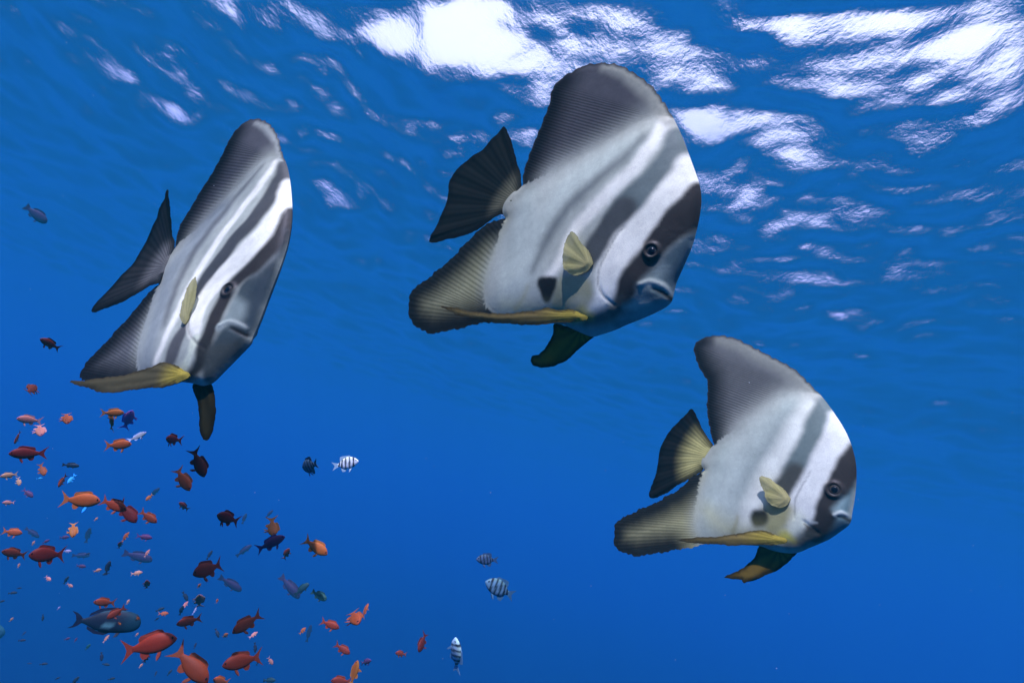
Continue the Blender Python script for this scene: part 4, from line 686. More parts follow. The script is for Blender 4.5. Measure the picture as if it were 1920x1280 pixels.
    ('f', [-2.796, 9.582, -5.601], 0.1414, [0.405, 0.175, 0.897], [-0.87, -0.227, 0.437], 18, 'small faint dusky fish, nose up, just above the climbing purple fish'),
    ('o', [-0.384, 1.369, -5.109], 0.0556, [0.467, -0.709, -0.529], [0.874, 0.277, 0.4], 32, 'orange-red fish seen nearly head-on above a slim purple one'),
    ('p', [-0.304, 1.104, -5.114], 0.0508, [0.754, 0.094, 0.65], [-0.642, -0.099, 0.76], 56, 'slim purple fish climbing, dark forked tail'),
    ('R', [-0.629, 2.548, -5.284], 0.0523, [0.228, -0.361, 0.904], [-0.963, -0.22, 0.155], 22, 'small red fish, nose up, beside the climbing purple fish'),
    ('o', [-0.255, 1.221, -5.111], 0.0548, [0.956, -0.04, -0.291], [0.294, 0.147, 0.944], 54, 'orange-red fish diving gently, apart from the school, below the striped pair'),
    ('f', [-2.623, 8.481, -6.038], 0.2184, [0.55, 0.267, 0.791], [-0.782, -0.168, 0.601], 32, 'small faint dusky fish, nose up, beside the climbing purple fish'),
    ('b', [-1.214, 3.415, -5.479], 0.0492, [0.164, 0.194, 0.967], [-0.929, -0.3, 0.217], 18, 'small dark blue-grey fish, nose up, just above the big round dark red fish'),
    ('rt', [-0.378, 1.083, -5.172], 0.0495, [-0.599, -0.65, -0.468], [-0.567, -0.068, 0.821], 54, 'big round dark red fish, nose low, in mid school'),
    ('o', [-1.107, 3.13, -5.577], 0.0285, [0.38, -0.239, 0.894], [-0.911, -0.264, 0.316], 10, 'tiny orange fish, nose up, just below the big round dark red fish'),
    ('o', [-1.136, 3.542, -5.699], 0.0237, [0.033, -0.16, 0.987], [-0.951, -0.309, -0.018], 8, 'tiny orange fish, nose up, just below the big round dark red fish'),
    ('f', [-1.905, 6.126, -6.046], 0.2366, [0.959, 0.066, -0.277], [0.254, 0.239, 0.937], 48, 'faint dusky fish behind the big round dark red one'),
    ('f', [-1.419, 6.27, -5.963], 0.284, [0.864, -0.061, -0.5], [0.499, 0.241, 0.833], 56, 'faint dusky fish partly behind a small green wrasse'),
    ('t', [-0.423, 2.032, -5.311], 0.0526, [0.6, 0.068, 0.797], [-0.78, 0.272, 0.564], 32, 'slim blue-green fish in front of a faint dusky one'),
    ('t', [-0.354, 1.962, -5.304], 0.0577, [0.915, -0.373, -0.153], [0.237, 0.191, 0.953], 32, 'oval dark teal fish beside a slim blue-green one'),
    ('b', [-1.252, 3.407, -5.689], 0.0534, [0.718, 0.125, -0.685], [0.608, 0.366, 0.704], 20, 'small dark blue-grey fish, nose down, just above the nose-low red fish'),
    ('b', [-1.188, 3.254, -5.722], 0.0486, [0.044, -0.136, 0.99], [-0.939, -0.344, -0.005], 18, 'small dark blue-grey fish, nose up, just above the nose-low red fish'),
    ('k', [-1.198, 3.299, -5.708], 0.0464, [0.25, 0.289, 0.924], [-0.911, 0.393, 0.124], 18, 'small pale pink-orange fish, nose up, just above the nose-low red fish'),
    ('k', [-0.561, 1.625, -5.331], 0.0511, [0.037, -0.731, 0.681], [0.862, 0.368, 0.349], 23, 'pale-faced orange fish coming head-on above a red one'),
    ('l', [-1.178, 3.399, -5.741], 0.0398, [0.009, 0.216, 0.976], [-0.751, 0.646, -0.136], 15, 'small pale lilac fish, nose up, just above the nose-low red fish'),
    ('R', [-0.51, 1.465, -5.34], 0.0508, [-0.749, -0.539, -0.386], [-0.479, 0.037, 0.877], 44, 'red fish, nose low, with a pale slim fish above it'),
    ('R', [-0.301, 1.126, -5.242], 0.0521, [-0.555, -0.51, -0.658], [-0.742, -0.055, 0.668], 58, 'red fish with pale snout, diving, tail fork raised'),
    ('b', [-1.04, 3.415, -5.812], 0.0476, [0.667, 0.026, -0.744], [0.689, 0.359, 0.63], 18, 'small dark blue-grey fish, nose down, beside the nose-low red fish'),
    ('o', [-1.045, 3.576, -5.853], 0.0434, [0.609, -0.338, 0.718], [-0.778, -0.079, 0.623], 12, 'tiny orange fish, nose up, beside the red fish with pale snout'),
    ('k', [-0.865, 3.41, -5.779], 0.0477, [0.572, 0.318, 0.756], [-0.799, 0.423, 0.427], 18, 'small pale pink-orange fish, nose up, just below the red fish with pale snout'),
    ('b', [-0.827, 3.37, -5.819], 0.0469, [0.423, -0.115, -0.899], [0.876, 0.306, 0.373], 18, 'small dark blue-grey fish, nose down, just above the large orange-red fish'),
    ('R', [-0.353, 1.088, -5.311], 0.0776, [0.896, -0.026, -0.444], [0.421, 0.373, 0.827], 92, 'large red fish diving, long forked tail, near the second biggest'),
    ('R', [-0.265, 1.04, -5.274], 0.0584, [-0.805, -0.482, -0.346], [-0.451, 0.118, 0.885], 72, 'large orange-red fish, nose low, with a tiny dark fish at its tail'),
    ('b', [-0.774, 3.303, -5.858], 0.0298, [0.178, -0.066, 0.982], [-0.969, -0.185, 0.163], 11, 'tiny dark blue-grey fish, nose up, beside the large orange-red fish'),
    ('k', [-0.794, 3.642, -5.927], 0.0477, [0.787, 0.015, -0.617], [0.581, 0.317, 0.749], 17, 'small pale pink-orange fish, nose down, beside the large orange-red fish'),
    ('o', [-0.652, 3.478, -5.718], 0.0436, [0.51, 0.264, 0.818], [-0.819, 0.441, 0.368], 16, 'small orange fish, nose up, just below the oval teal fish'),
    ('f', [-1.63, 9.197, -6.909], 0.216, [-0.098, 0.186, 0.978], [-0.861, 0.477, -0.177], 30, 'small faint dusky fish, nose up, just below the oval teal fish'),
    ('R', [-0.268, 1.763, -5.333], 0.054, [0.992, -0.081, -0.093], [0.108, 0.2, 0.974], 38, 'red fish below the oval dark teal one'),
    ('o', [-0.127, 1.049, -5.178], 0.0532, [0.446, -0.868, -0.219], [0.717, 0.2, 0.668], 32, 'orange fish facing out, spiny fin raised, a slim brown one beside it'),
    ('o', [-0.262, 2.426, -5.386], 0.054, [0.142, 0.171, 0.975], [-0.584, 0.81, -0.057], 28, 'slim brownish fish upright beside an orange one facing out'),
    ('R', [-0.246, 1.99, -5.429], 0.0536, [0.958, -0.117, -0.261], [0.283, 0.235, 0.93], 34, 'small red fish nose down above the orange one standing upright'),
    ('p', [-0.191, 2.245, -5.503], 0.0495, [0.679, -0.564, 0.47], [-0.472, 0.154, 0.868], 20, 'small purple fish, level, just above the lowest red fish'),
    ('o', [-0.145, 1.511, -5.366], 0.0533, [-0.063, -0.032, 0.997], [-0.832, 0.553, -0.035], 44, "orange fish standing upright over a red one at the school's edge"),
    ('R', [-0.198, 1.78, -5.456], 0.0529, [-0.942, -0.315, -0.116], [-0.192, 0.223, 0.956], 38, 'red fish lying under an upright orange one'),
    ('o', [-0.484, 1.759, -5.519], 0.0463, [-0.708, -0.69, 0.148], [-0.06, 0.267, 0.962], 30, 'orange fish below the nose-low orange-red one'),
    ('t', [-0.605, 2.874, -5.801], 0.0514, [0.964, -0.09, 0.25], [-0.226, 0.217, 0.95], 22, 'small dark teal fish, level, just below the large orange-red fish'),
    ('b', [-1.084, 3.305, -5.862], 0.028, [-0.068, 0.231, 0.971], [-0.951, -0.31, 0.008], 11, 'tiny dark blue-grey fish, nose up, just above the large diving red fish'),
    ('Zd', [-0.45, 1.753, -4.962], 0.0848, [-0.591, 0.766, -0.254], [-0.558, -0.161, 0.814], 27, 'dusky striped sergeant fish seen tail-on beside a bright white one'),
    ('Z', [-0.428, 2.091, -4.919], 0.0862, [0.894, -0.012, 0.447], [-0.445, -0.125, 0.887], 48, 'bright white sergeant fish with black bars below the batfish'),
    ('Zd', [0.122, 2.419, -5.109], 0.0856, [-0.966, -0.168, -0.198], [-0.21, 0.055, 0.976], 42, 'darkest small sergeant fish above a larger barred one'),
    ('Zm', [0.144, 1.788, -5.145], 0.0924, [-0.973, -0.115, 0.198], [0.192, 0.064, 0.979], 62, 'blue-grey sergeant fish with black bars and dark forked tail'),
    ('Zb', [0.071, 1.769, -5.327], 0.0923, [-0.286, -0.247, 0.926], [0.621, -0.784, -0.017], 60, 'upright pale sergeant fish with slanting bars, alone'),
    ('r', [-0.024, 1.844, -5.331], 0.0558, [-0.07, -0.503, -0.861], [-0.738, -0.554, 0.384], 36, 'thin dark red fish diving, apart from the school'),
    ('R', [-0.111, 2.869, -5.579], 0.0527, [-0.922, -0.387, -0.011], [-0.093, 0.194, 0.977], 22, 'small red fish, level, well below the orange fish facing out'),
    ('d', [-4.133, 4.895, -3.509], 0.1945, [0.82, 0.452, -0.352], [0.377, 0.037, 0.925], 42, 'lone dusky fish in open blue water beside the head-on batfish'),
]
FISH_COLOUR = {'o': (0.4, 0.095, 0.02), 'r': (0.12, 0.011, 0.008), 'd': (0.03, 0.012, 0.06), 'R': (0.21, 0.027, 0.008), 'm': (0.3, 0.11, 0.26), 'p': (0.085, 0.03, 0.085), 'l': (0.3, 0.26, 0.38), 'b': (0.012, 0.022, 0.042), 'k': (0.5, 0.21, 0.13), 'c': (0.03, 0.4, 0.55), 't': (0.012, 0.06, 0.06), 'f': (0.03, 0.01, 0.05), 'rt': (0.15, 0.013, 0.008)}

# ------------------------------------------------------------------ shape helpers (fish-local: u forward, y across, v dorsal; metres)
def smooth_path(pts, step, closed=False):
    p = np.asarray(pts, float)
    n = len(p)
    if closed:
        q = np.vstack([p[-1], p, p[0], p[1]])
        segs = n
    else:
        q = np.vstack([2 * p[0] - p[1], p, 2 * p[-1] - p[-2]])
        segs = n - 1
    out = []
    for i in range(segs):
        a, b, c, d = q[i], q[i + 1], q[i + 2], q[i + 3]
        m = max(1, int(round(np.linalg.norm(c - b) / step)))
        for j in range(m):
            t = j / m
            out.append(0.5 * ((2 * b) + (c - a) * t + (2 * a - 5 * b + 4 * c - d) * t * t + (3 * b - a - 3 * c + d) * t ** 3))
    if not closed: out.append(p[-1])
    return np.array(out)


def seg_dist(P, path, closed=False):
    """distance from points to a polyline, with the index along it"""
    A = path if closed else path[:-1]
    B = np.roll(path, -1, 0) if closed else path[1:]
    best = np.full(len(P), 1e9); arg = np.zeros(len(P))
    for i in range(len(A)):
        ab = B[i] - A[i]
        L = max(ab @ ab, 1e-12)
        t = np.clip(((P - A[i]) @ ab) / L, 0, 1)
        d = np.hypot(P[:, 0] - A[i][0] - t * ab[0], P[:, 1] - A[i][1] - t * ab[1])
        m = d < best
        best[m] = d[m]; arg[m] = i + t[m]
    return best, arg


def inside(P, poly):
    x, y = P[:, 0], P[:, 1]
    r = np.zeros(len(P), bool)
    n = len(poly)
    for i in range(n):
        x1, y1 = poly[i]; x2, y2 = poly[(i + 1) % n]
        if y1 == y2: continue
        r ^= ((y1 > y) != (y2 > y)) & (x < (x2 - x1) * (y - y1) / (y2 - y1) + x1)
    return r


def sstep(a, b, x):
    t = np.clip((x - a) / (b - a), 0, 1)
    return t * t * (3 - 2 * t)


THICK_S = [0.0, 0.12, 0.3, 0.5, 0.7, 0.85, 0.95, 1.05]
THICK_W = [0.012, 0.024, 0.046, 0.068, 0.082, 0.084, 0.074, 0.060]


def ragged(path, amp, seed):
    """small nicks and waves along a free fin edge"""
    r = np.random.default_rng(seed)
    n = len(path)
    tan = np.gradient(path, axis=0)
    nrm = np.column_stack([-tan[:, 1], tan[:, 0]]) / np.maximum(np.hypot(*tan.T), 1e-9)[:, None]
    x = np.arange(n)
    w = sum(r.normal() * np.sin(x * f + r.uniform(0, 6.3)) for f in (0.15, 0.31, 0.55, 0.9, 1.4)) * 0.4 + r.uniform(-0.7, 0.7, n)
    taper = np.clip(np.minimum(x, n - 1 - x) / 8.0, 0, 1)
    return path + nrm * (amp * w * taper)[:, None]


class Shape:
    """outline, fins and thickness of one batfish"""
    def __init__(self, d, step=0.003):
        g = lambda k: smooth_path(d[k], step)
        self.face, self.dout, self.ped, self.aout = g('face'), g('dorsal_edge'), g('peduncle'), g('anal_edge')
        self.dout = ragged(self.dout, 0.0011, 3); self.aout = ragged(self.aout, 0.0013, 4)
        self.dbase, self.abase = g('dorsal_base'), g('anal_base')
        self.outline = np.vstack([self.face[:-1], self.dout[:-1], self.ped[:-1], self.aout[:-1]])
        self.body = np.vstack([self.face[:-1], self.dbase[::-1][:-1], self.ped[:-1], self.abase[:-1]])
        self.dorsal = np.vstack([self.dout, self.dbase[1:-1]])
        self.anal = np.vstack([self.aout, self.abase[::-1][1:-1]])
        self.u0 = self.ped[:, 0].min(); self.u1 = self.face[:, 0].max()
        self.L = self.u1 - self.u0

    def thick(self, P):
        P = np.asarray(P, float)
        din, _ = seg_dist(P, self.body, True)
        ins = inside(P, self.body)
        s = (P[:, 0] - self.u0) / self.L
        W = np.interp(s, THICK_S, THICK_W) * self.L
        D = np.interp(s, [0, 0.25, 0.7, 0.95], [0.05, 0.13, 0.15, 0.095]) * self.L / 0.5
        x = np.clip(din / D, 0, 1)
        tb = W * (1 - (1 - x) ** 2) ** 0.62
        dout, _ = seg_dist(P, self.outline, True)
        db = np.minimum(seg_dist(P, self.dbase)[0], seg_dist(P, self.abase)[0])
        tf = (0.0012 + 0.0022 * np.exp(-db / 0.014)) * np.clip(dout / 0.008, 0.25, 1)
        t = np.where(ins, np.hypot(tb, tf), tf)
        return t


# ------------------------------------------------------------------ materials
def skin_material(name, rough=0.5, spec=0.35, bump=0.00025, scale=520.0, tint=False, grain=0.10, rays=False):
    m, t, b = new_mat(name)
    at = t.nodes.new('ShaderNodeAttribute'); at.attribute_name = 'Col'
    tc = t.nodes.new('ShaderNodeTexCoord')
    n = t.nodes.new('ShaderNodeTexNoise'); n.inputs['Scale'].default_value = scale * 0.16; n.inputs['Detail'].default_value = 7.0
    n.inputs['Roughness'].default_value = 0.65
    t.links.new(tc.outputs['Object'], n.inputs['Vector'])
    mr = t.nodes.new('ShaderNodeMapRange')
    mr.inputs['From Min'].default_value = 0.25; mr.inputs['From Max'].default_value = 0.75
    mr.inputs['To Min'].default_value = 1 - grain; mr.inputs['To Max'].default_value = 1 + grain
    t.links.new(n.outputs['Fac'], mr.inputs['Value'])
    mul = t.nodes.new('ShaderNodeVectorMath'); mul.operation = 'SCALE'
    nf = t.nodes.new('ShaderNodeTexNoise'); nf.inputs['Scale'].default_value = scale * 1.1; nf.inputs['Detail'].default_value = 3.0
    t.links.new(tc.outputs['Object'], nf.inputs['Vector'])
    mf = t.nodes.new('ShaderNodeMapRange')
    mf.inputs['From Min'].default_value = 0.3; mf.inputs['From Max'].default_value = 0.7
    mf.inputs['To Min'].default_value = 0.92; mf.inputs['To Max'].default_value = 1.08
    t.links.new(nf.outputs['Fac'], mf.inputs['Value'])
    mm = t.nodes.new('ShaderNodeMath'); mm.operation = 'MULTIPLY'
    t.links.new(mr.outputs[0], mm.inputs[0]); t.links.new(mf.outputs[0], mm.inputs[1])
    t.links.new(at.outputs['Color'], mul.inputs[0]); t.links.new(mm.outputs[0], mul.inputs['Scale'])
    src = mul.outputs[0]
    stripe = None
    if rays:
        ra = t.nodes.new('ShaderNodeAttribute'); ra.attribute_name = 'Ray'
        rm = t.nodes.new('ShaderNodeAttribute'); rm.attribute_name = 'RayAmount'
        def math_n(op, a, b_=None, c_=None):
            q = t.nodes.new('ShaderNodeMath'); q.operation = op
            for k, val in enumerate((a, b_, c_)):
                if val is None: continue
                if isinstance(val, (int, float)): q.inputs[k].default_value = val
                else: t.links.new(val, q.inputs[k])
            return q.outputs[0]
        ph = math_n('MULTIPLY_ADD', n.outputs['Fac'], 0.35, ra.outputs['Fac'])
        co = math_n('COSINE', math_n('MULTIPLY', ph, 2 * math.pi))
        st = math_n('POWER', math_n('MULTIPLY_ADD', co, 0.5, 0.5), 1.3)
        stripe = math_n('MULTIPLY', st, rm.outputs['Fac'])
        m3 = t.nodes.new('ShaderNodeVectorMath'); m3.operation = 'SCALE'
        t.links.new(src, m3.inputs[0]); t.links.new(math_n('SUBTRACT', 1.0, stripe), m3.inputs['Scale'])
        src = m3.outputs[0]
    if tint:
        oi = t.nodes.new('ShaderNodeObjectInfo')
        m2 = t.nodes.new('ShaderNodeVectorMath'); m2.operation = 'MULTIPLY'
        t.links.new(src, m2.inputs[0]); t.links.new(oi.outputs['Color'], m2.inputs[1])
        src = m2.outputs[0]
    t.links.new(src, b.inputs['Base Color'])
    b.inputs['Roughness'].default_value = rough
    b.inputs['Specular IOR Level'].default_value = spec
    if bump:
        v = t.nodes.new('ShaderNodeTexVoronoi'); v.inputs['Scale'].default_value = scale
        t.links.new(tc.outputs['Object'], v.inputs['Vector'])
        bp = t.nodes.new('ShaderNodeBump'); bp.inputs['Strength'].default_value = 0.35; bp.inputs['Distance'].default_value = bump
        t.links.new(v.outputs['Distance'], bp.inputs['Height']); t.links.new(bp.outputs[0], b.inputs['Normal'])
    if rays:
        b2 = t.nodes.new('ShaderNodeBump'); b2.inputs['Strength'].default_value = 0.35; b2.inputs['Distance'].default_value = 0.0006
        b2.invert = True
        t.links.new(stripe, b2.inputs['Height'])
        if bump: t.links.new(bp.outputs[0], b2.inputs['Normal'])
        t.links.new(b2.outputs[0], b.inputs['Normal'])
    return m


SKIN = skin_material('batfish_skin', spec=0.16, rays=True)
FIN = skin_material('fin_membrane', rough=0.8, spec=0.02, bump=0, rays=True)
CLEAR_FIN = skin_material('clear_fin', rough=0.6, spec=0.05, bump=0, rays=True)
CLEAR_FIN.node_tree.nodes['Principled BSDF'].inputs['Alpha'].default_value = 0.70
SMALL = skin_material('reef_fish_skin', rough=0.55, spec=0.15, bump=0, scale=40, tint=True)
PUPIL, _t, _b = new_mat('pupil')
_b.inputs['Base Color'].default_value = (0.004, 0.004, 0.005, 1); _b.inputs['Roughness'].default_value = 0.08


def set_col(me, col):
    a = me.color_attributes.new('Col', 'FLOAT_COLOR', 'POINT')
    c = np.ones((len(me.vertices), 4), np.float32); c[:, :3] = col
    a.data.foreach_set('color', c.ravel())


def triangulate(boundary, extra_paths, pts_in, poly):
    """constrained Delaunay triangles inside poly"""
    P = [tuple(p) for p in boundary]; E = [(i, (i + 1) % len(boundary)) for i in range(len(boundary))]
    for path in extra_paths:
        k = len(P); P += [tuple(p) for p in path[1:-1]]
        E += [(k + i, k + i + 1) for i in range(len(path) - 3)]
    P += [tuple(p) for p in pts_in]
    v, _e, f, *_ = delaunay_2d_cdt([Vector(p) for p in P], E, [], 0, 1e-6)
    V = np.array([(a.x, a.y) for a in v]); F = np.array([tuple(t) for t in f if len(t) == 3])
    c = V[F].mean(1)
    F = F[inside(c, poly)]
    a, b, c_ = V[F[:, 0]], V[F[:, 1]], V[F[:, 2]]
    area = (b[:, 0] - a[:, 0]) * (c_[:, 1] - a[:, 1]) - (b[:, 1] - a[:, 1]) * (c_[:, 0] - a[:, 0])
    F[area < 0] = F[area < 0][:, ::-1]
    return V, F[np.abs(area) > 1e-12]


def grid_in(poly, h, rng, avoid=(), fine=None):
    lo, hi = poly.min(0), poly.max(0)
    def hexg(lo, hi, h):
        xs = np.arange(lo[0], hi[0], h); ys = np.arange(lo[1], hi[1], h * 0.866)
        X, Y = np.meshgrid(xs, ys); X = X + (np.arange(len(ys)) % 2)[:, None] * h / 2
        Q = np.stack([X.ravel(), Y.ravel()], 1)
        return Q + rng.uniform(-0.12 * h, 0.12 * h, Q.shape)
    Q = hexg(lo, hi, h)
    hh = np.full(len(Q), h)
    if fine is not None:
        c, r, hf = fine
        q2 = hexg(np.array(c) - r, np.array(c) + r, hf)
        q2 = q2[np.hypot(*(q2 - c).T) < r]
        Q = Q[np.hypot(*(Q - c).T) > r]
        hh = np.concatenate([np.full(len(Q), h), np.full(len(q2), hf)]); Q = np.vstack([Q, q2])
    k = inside(Q, poly)
    Q, hh = Q[k], hh[k]
    d, _ = seg_dist(Q, poly, True)
    k = d > 0.55 * hh
    for path in avoid:
        k &= seg_dist(Q, path)[0] > 0.5 * hh
    return Q[k]


def ray_phase(P, base, edge, n):
    """continuous fin-ray index at each point; rays run from base to edge"""
    def res(path, n):
        s = np.concatenate([[0], np.cumsum(np.hypot(*np.diff(path, axis=0).T))]); s /= s[-1]
        q = np.linspace(0, 1, n)
        return np.stack([np.interp(q, s, path[:, 0]), np.interp(q, s, path[:, 1])], 1)
    A, B = res(base, n), res(edge, n)
    D = np.empty((n, len(P)))
    for i in range(n):
        ab = B[i] - A[i]; L = max(ab @ ab, 1e-12)
        t = np.clip(((P - A[i]) @ ab) / L, 0, 1)
        D[i] = np.hypot(P[:, 0] - A[i][0] - t * ab[0], P[:, 1] - A[i][1] - t * ab[1])
    i0 = D.argmin(0); k = np.arange(len(P))
    dm = D[np.maximum(i0 - 1, 0), k]; dp = D[np.minimum(i0 + 1, n - 1), k]; d0 = D[i0, k]
    up = dp < dm
    other = np.where(up, dp, dm)
    return i0 + np.where(up, 1, -1) * d0 / np.maximum(d0 + other, 1e-9)


def side_normals(V3, F):
    n = np.zeros_like(V3)
    fn = np.cross(V3[F[:, 1]] - V3[F[:, 0]], V3[F[:, 2]] - V3[F[:, 0]])
    for k in range(3): np.add.at(n, F[:, k], fn)
    return n / np.maximum(np.linalg.norm(n, axis=1, keepdims=True), 1e-12)


def two_sided(name, V, F, t, col, mat, parent, ymid=None, normals=None, ray=None, amount=None):
    """closed thin or thick body: near side y=-t, far side y=+t, joined at free edges"""
    used = np.unique(F); remap = -np.ones(len(V), int); remap[used] = np.arange(len(used))
    F = remap[F]; V2 = V[used]; tt = t[used]; n = len(used)
    ym = np.zeros(n) if ymid is None else ymid[used]
    near = np.stack([V2[:, 0], ym - tt, V2[:, 1]], 1); far = np.stack([V2[:, 0], ym + tt, V2[:, 1]], 1)
    e = np.vstack([F[:, [0, 1]], F[:, [1, 2]], F[:, [2, 0]]])
    key = {}
    for a, b in e: key[(int(a), int(b))] = 1
    rim = [(b, a, a + n, b + n) for (a, b) in key if (b, a) not in key]
    faces = [tuple(f) for f in F] + [tuple(f[::-1] + n) for f in F] + [tuple(r) for r in rim]
    o = mesh_obj(name, np.vstack([near, far]), faces, mat, parent)
    if normals is not None:
        nn = normals[used]
    else:
        nn = side_normals(near, F)
    nf = nn * np.array([1, -1, 1])
    o.data.normals_split_custom_set_from_vertices([tuple(x) for x in np.vstack([nn, nf])])
    set_col(o.data, np.vstack([col[used], col[used]]))
    for nm, val in (('Ray', ray), ('RayAmount', amount)):
        if val is not None:
            at = o.data.attributes.new(nm, 'FLOAT', 'POINT')
            at.data.foreach_set('value', np.concatenate([val[used], val[used]]).astype(np.float32))
    return o


def mix(c, k, m):
    return c * (1 - m[:, None]) + np.asarray(k, float) * m[:, None]


def wander(P, f, seed):
    """smooth 2-D pseudo-noise in -1..1"""
    r = np.random.default_rng(seed)
    out = np.zeros(len(P))
    for k in range(9):
        a = r.uniform(0, 2 * math.pi); fr = f * 2 ** (k % 3) * r.uniform(0.7, 1.3)
        out += np.sin((P[:, 0] * math.cos(a) + P[:, 1] * math.sin(a)) * fr + r.uniform(0, 6.3)) / 2 ** (k % 3)
    return out / 3.2


def paint(P, layers, c, seed=1):
    P = P + 0.0022 * np.column_stack([wander(P, 90, seed), wander(P, 90, seed + 1)])
    for L in layers:
        kind, k, alpha, soft = L[:4]
        if kind == 'band':
            path = np.array(L[4]); w = np.array(L[5])
            fine = smooth_path(np.column_stack([path, w]), 0.006)
            d, a = seg_dist(P, fine[:, :2])
            hw = np.interp(a, np.arange(len(fine)), fine[:, 2])
            m = (1 - sstep(-soft, soft, d - hw)) * alpha
        else:
            poly = smooth_path(L[4], 0.006, True)
            d, _ = seg_dist(P, poly, True)
            d = np.where(inside(P, poly), -d, d)
            m = (1 - sstep(-soft, soft, d)) * alpha
        c = mix(c, k, m)
    return c


def fin_sheet(name, pts, root_pt, parent, rng, base_col, edge_col, n_rays=16, thick=0.0010, edge_w=0.012, base_path=None, edge_path=None,
              inner=None, inner_r=0.05, curl=0.0, mirror=False, mat=None, h=0.0034, ray_dark=0.35):
    pts = np.array(pts)
    A = np.column_stack([np.ones(len(pts)), pts[:, 0], pts[:, 2]])
    pl, *_ = np.linalg.lstsq(A, pts[:, 1], rcond=None)
    out = smooth_path(pts[:, [0, 2]], h, True)
    out = ragged(out, 0.0010, 9)
    V, F = triangulate(out, [], grid_in(out, h, rng), out)
    y = pl[0] + pl[1] * V[:, 0] + pl[2] * V[:, 1]
    r0 = np.array([root_pt[0], root_pt[2]])
    d_root = np.hypot(*(V - r0).T)
    if base_path is not None:
        ph = ray_phase(V, np.array(base_path)[:, [0, 2]], np.array(edge_path)[:, [0, 2]], n_rays)
    else:
        ang = np.unwrap(np.arctan2(V[:, 1] - r0[1], V[:, 0] - r0[0]))
        ang = np.arctan2(np.sin(ang - np.median(ang)), np.cos(ang - np.median(ang)))
        ph = (ang - ang.min()) / max(np.ptp(np.clip(ang, *np.percentile(ang, [3, 97]))), 1e-3) * n_rays
    de, _ = seg_dist(V, out, True)
    span = d_root / d_root.max()
    dd = np.where(d_root > 0.02, de, 1.0)
    c = np.tile(np.asarray(base_col, float), (len(V), 1))
    if inner is not None:
        c = mix(c, inner, 1 - sstep(inner_r * 0.3, inner_r, d_root if base_path is None else seg_dist(V, np.array(base_path)[:, [0, 2]])[0]))
    c = mix(c, edge_col, (1 - sstep(0, edge_w, dd)) * 0.9)
    t = (thick + 0.0035 * np.exp(-d_root / 0.02)) * np.clip(de / 0.006, 0.3, 1)
    y = y + curl * span ** 2 + 0.0012 * np.sin(ph * 2 * math.pi / 3.0) * span
    if mirror: y = -y
    return two_sided(name, V, F, t, c, mat or FIN, parent, ymid=y, ray=ph, amount=np.full(len(V), ray_dark))


def dome(name, c, nrm, r, bulge, colfn, mat, parent, rings=7, segs=24):
    nrm = Vector(nrm).normalized(); q = Vector((0, 0, 1)).rotation_difference(nrm)
    vs, cs, fs = [], [], []
    for i in range(rings + 1):
        a = i / rings * math.pi * 0.5
        rr, zz = r * math.cos(a), bulge * math.sin(a)
        for j in range(segs):
            b = 2 * math.pi * j / segs
            vs.append(Vector(c) + q @ Vector((rr * math.cos(b), rr * math.sin(b), zz))); cs.append(colfn(rr / r))
    for i in range(rings):
        for j in range(segs):
            fs.append((i * segs + j, i * segs + (j + 1) % segs, (i + 1) * segs + (j + 1) % segs, (i + 1) * segs + j))
    o = mesh_obj(name, vs, fs, mat, parent)
    set_col(o.data, np.array(cs))
    return o


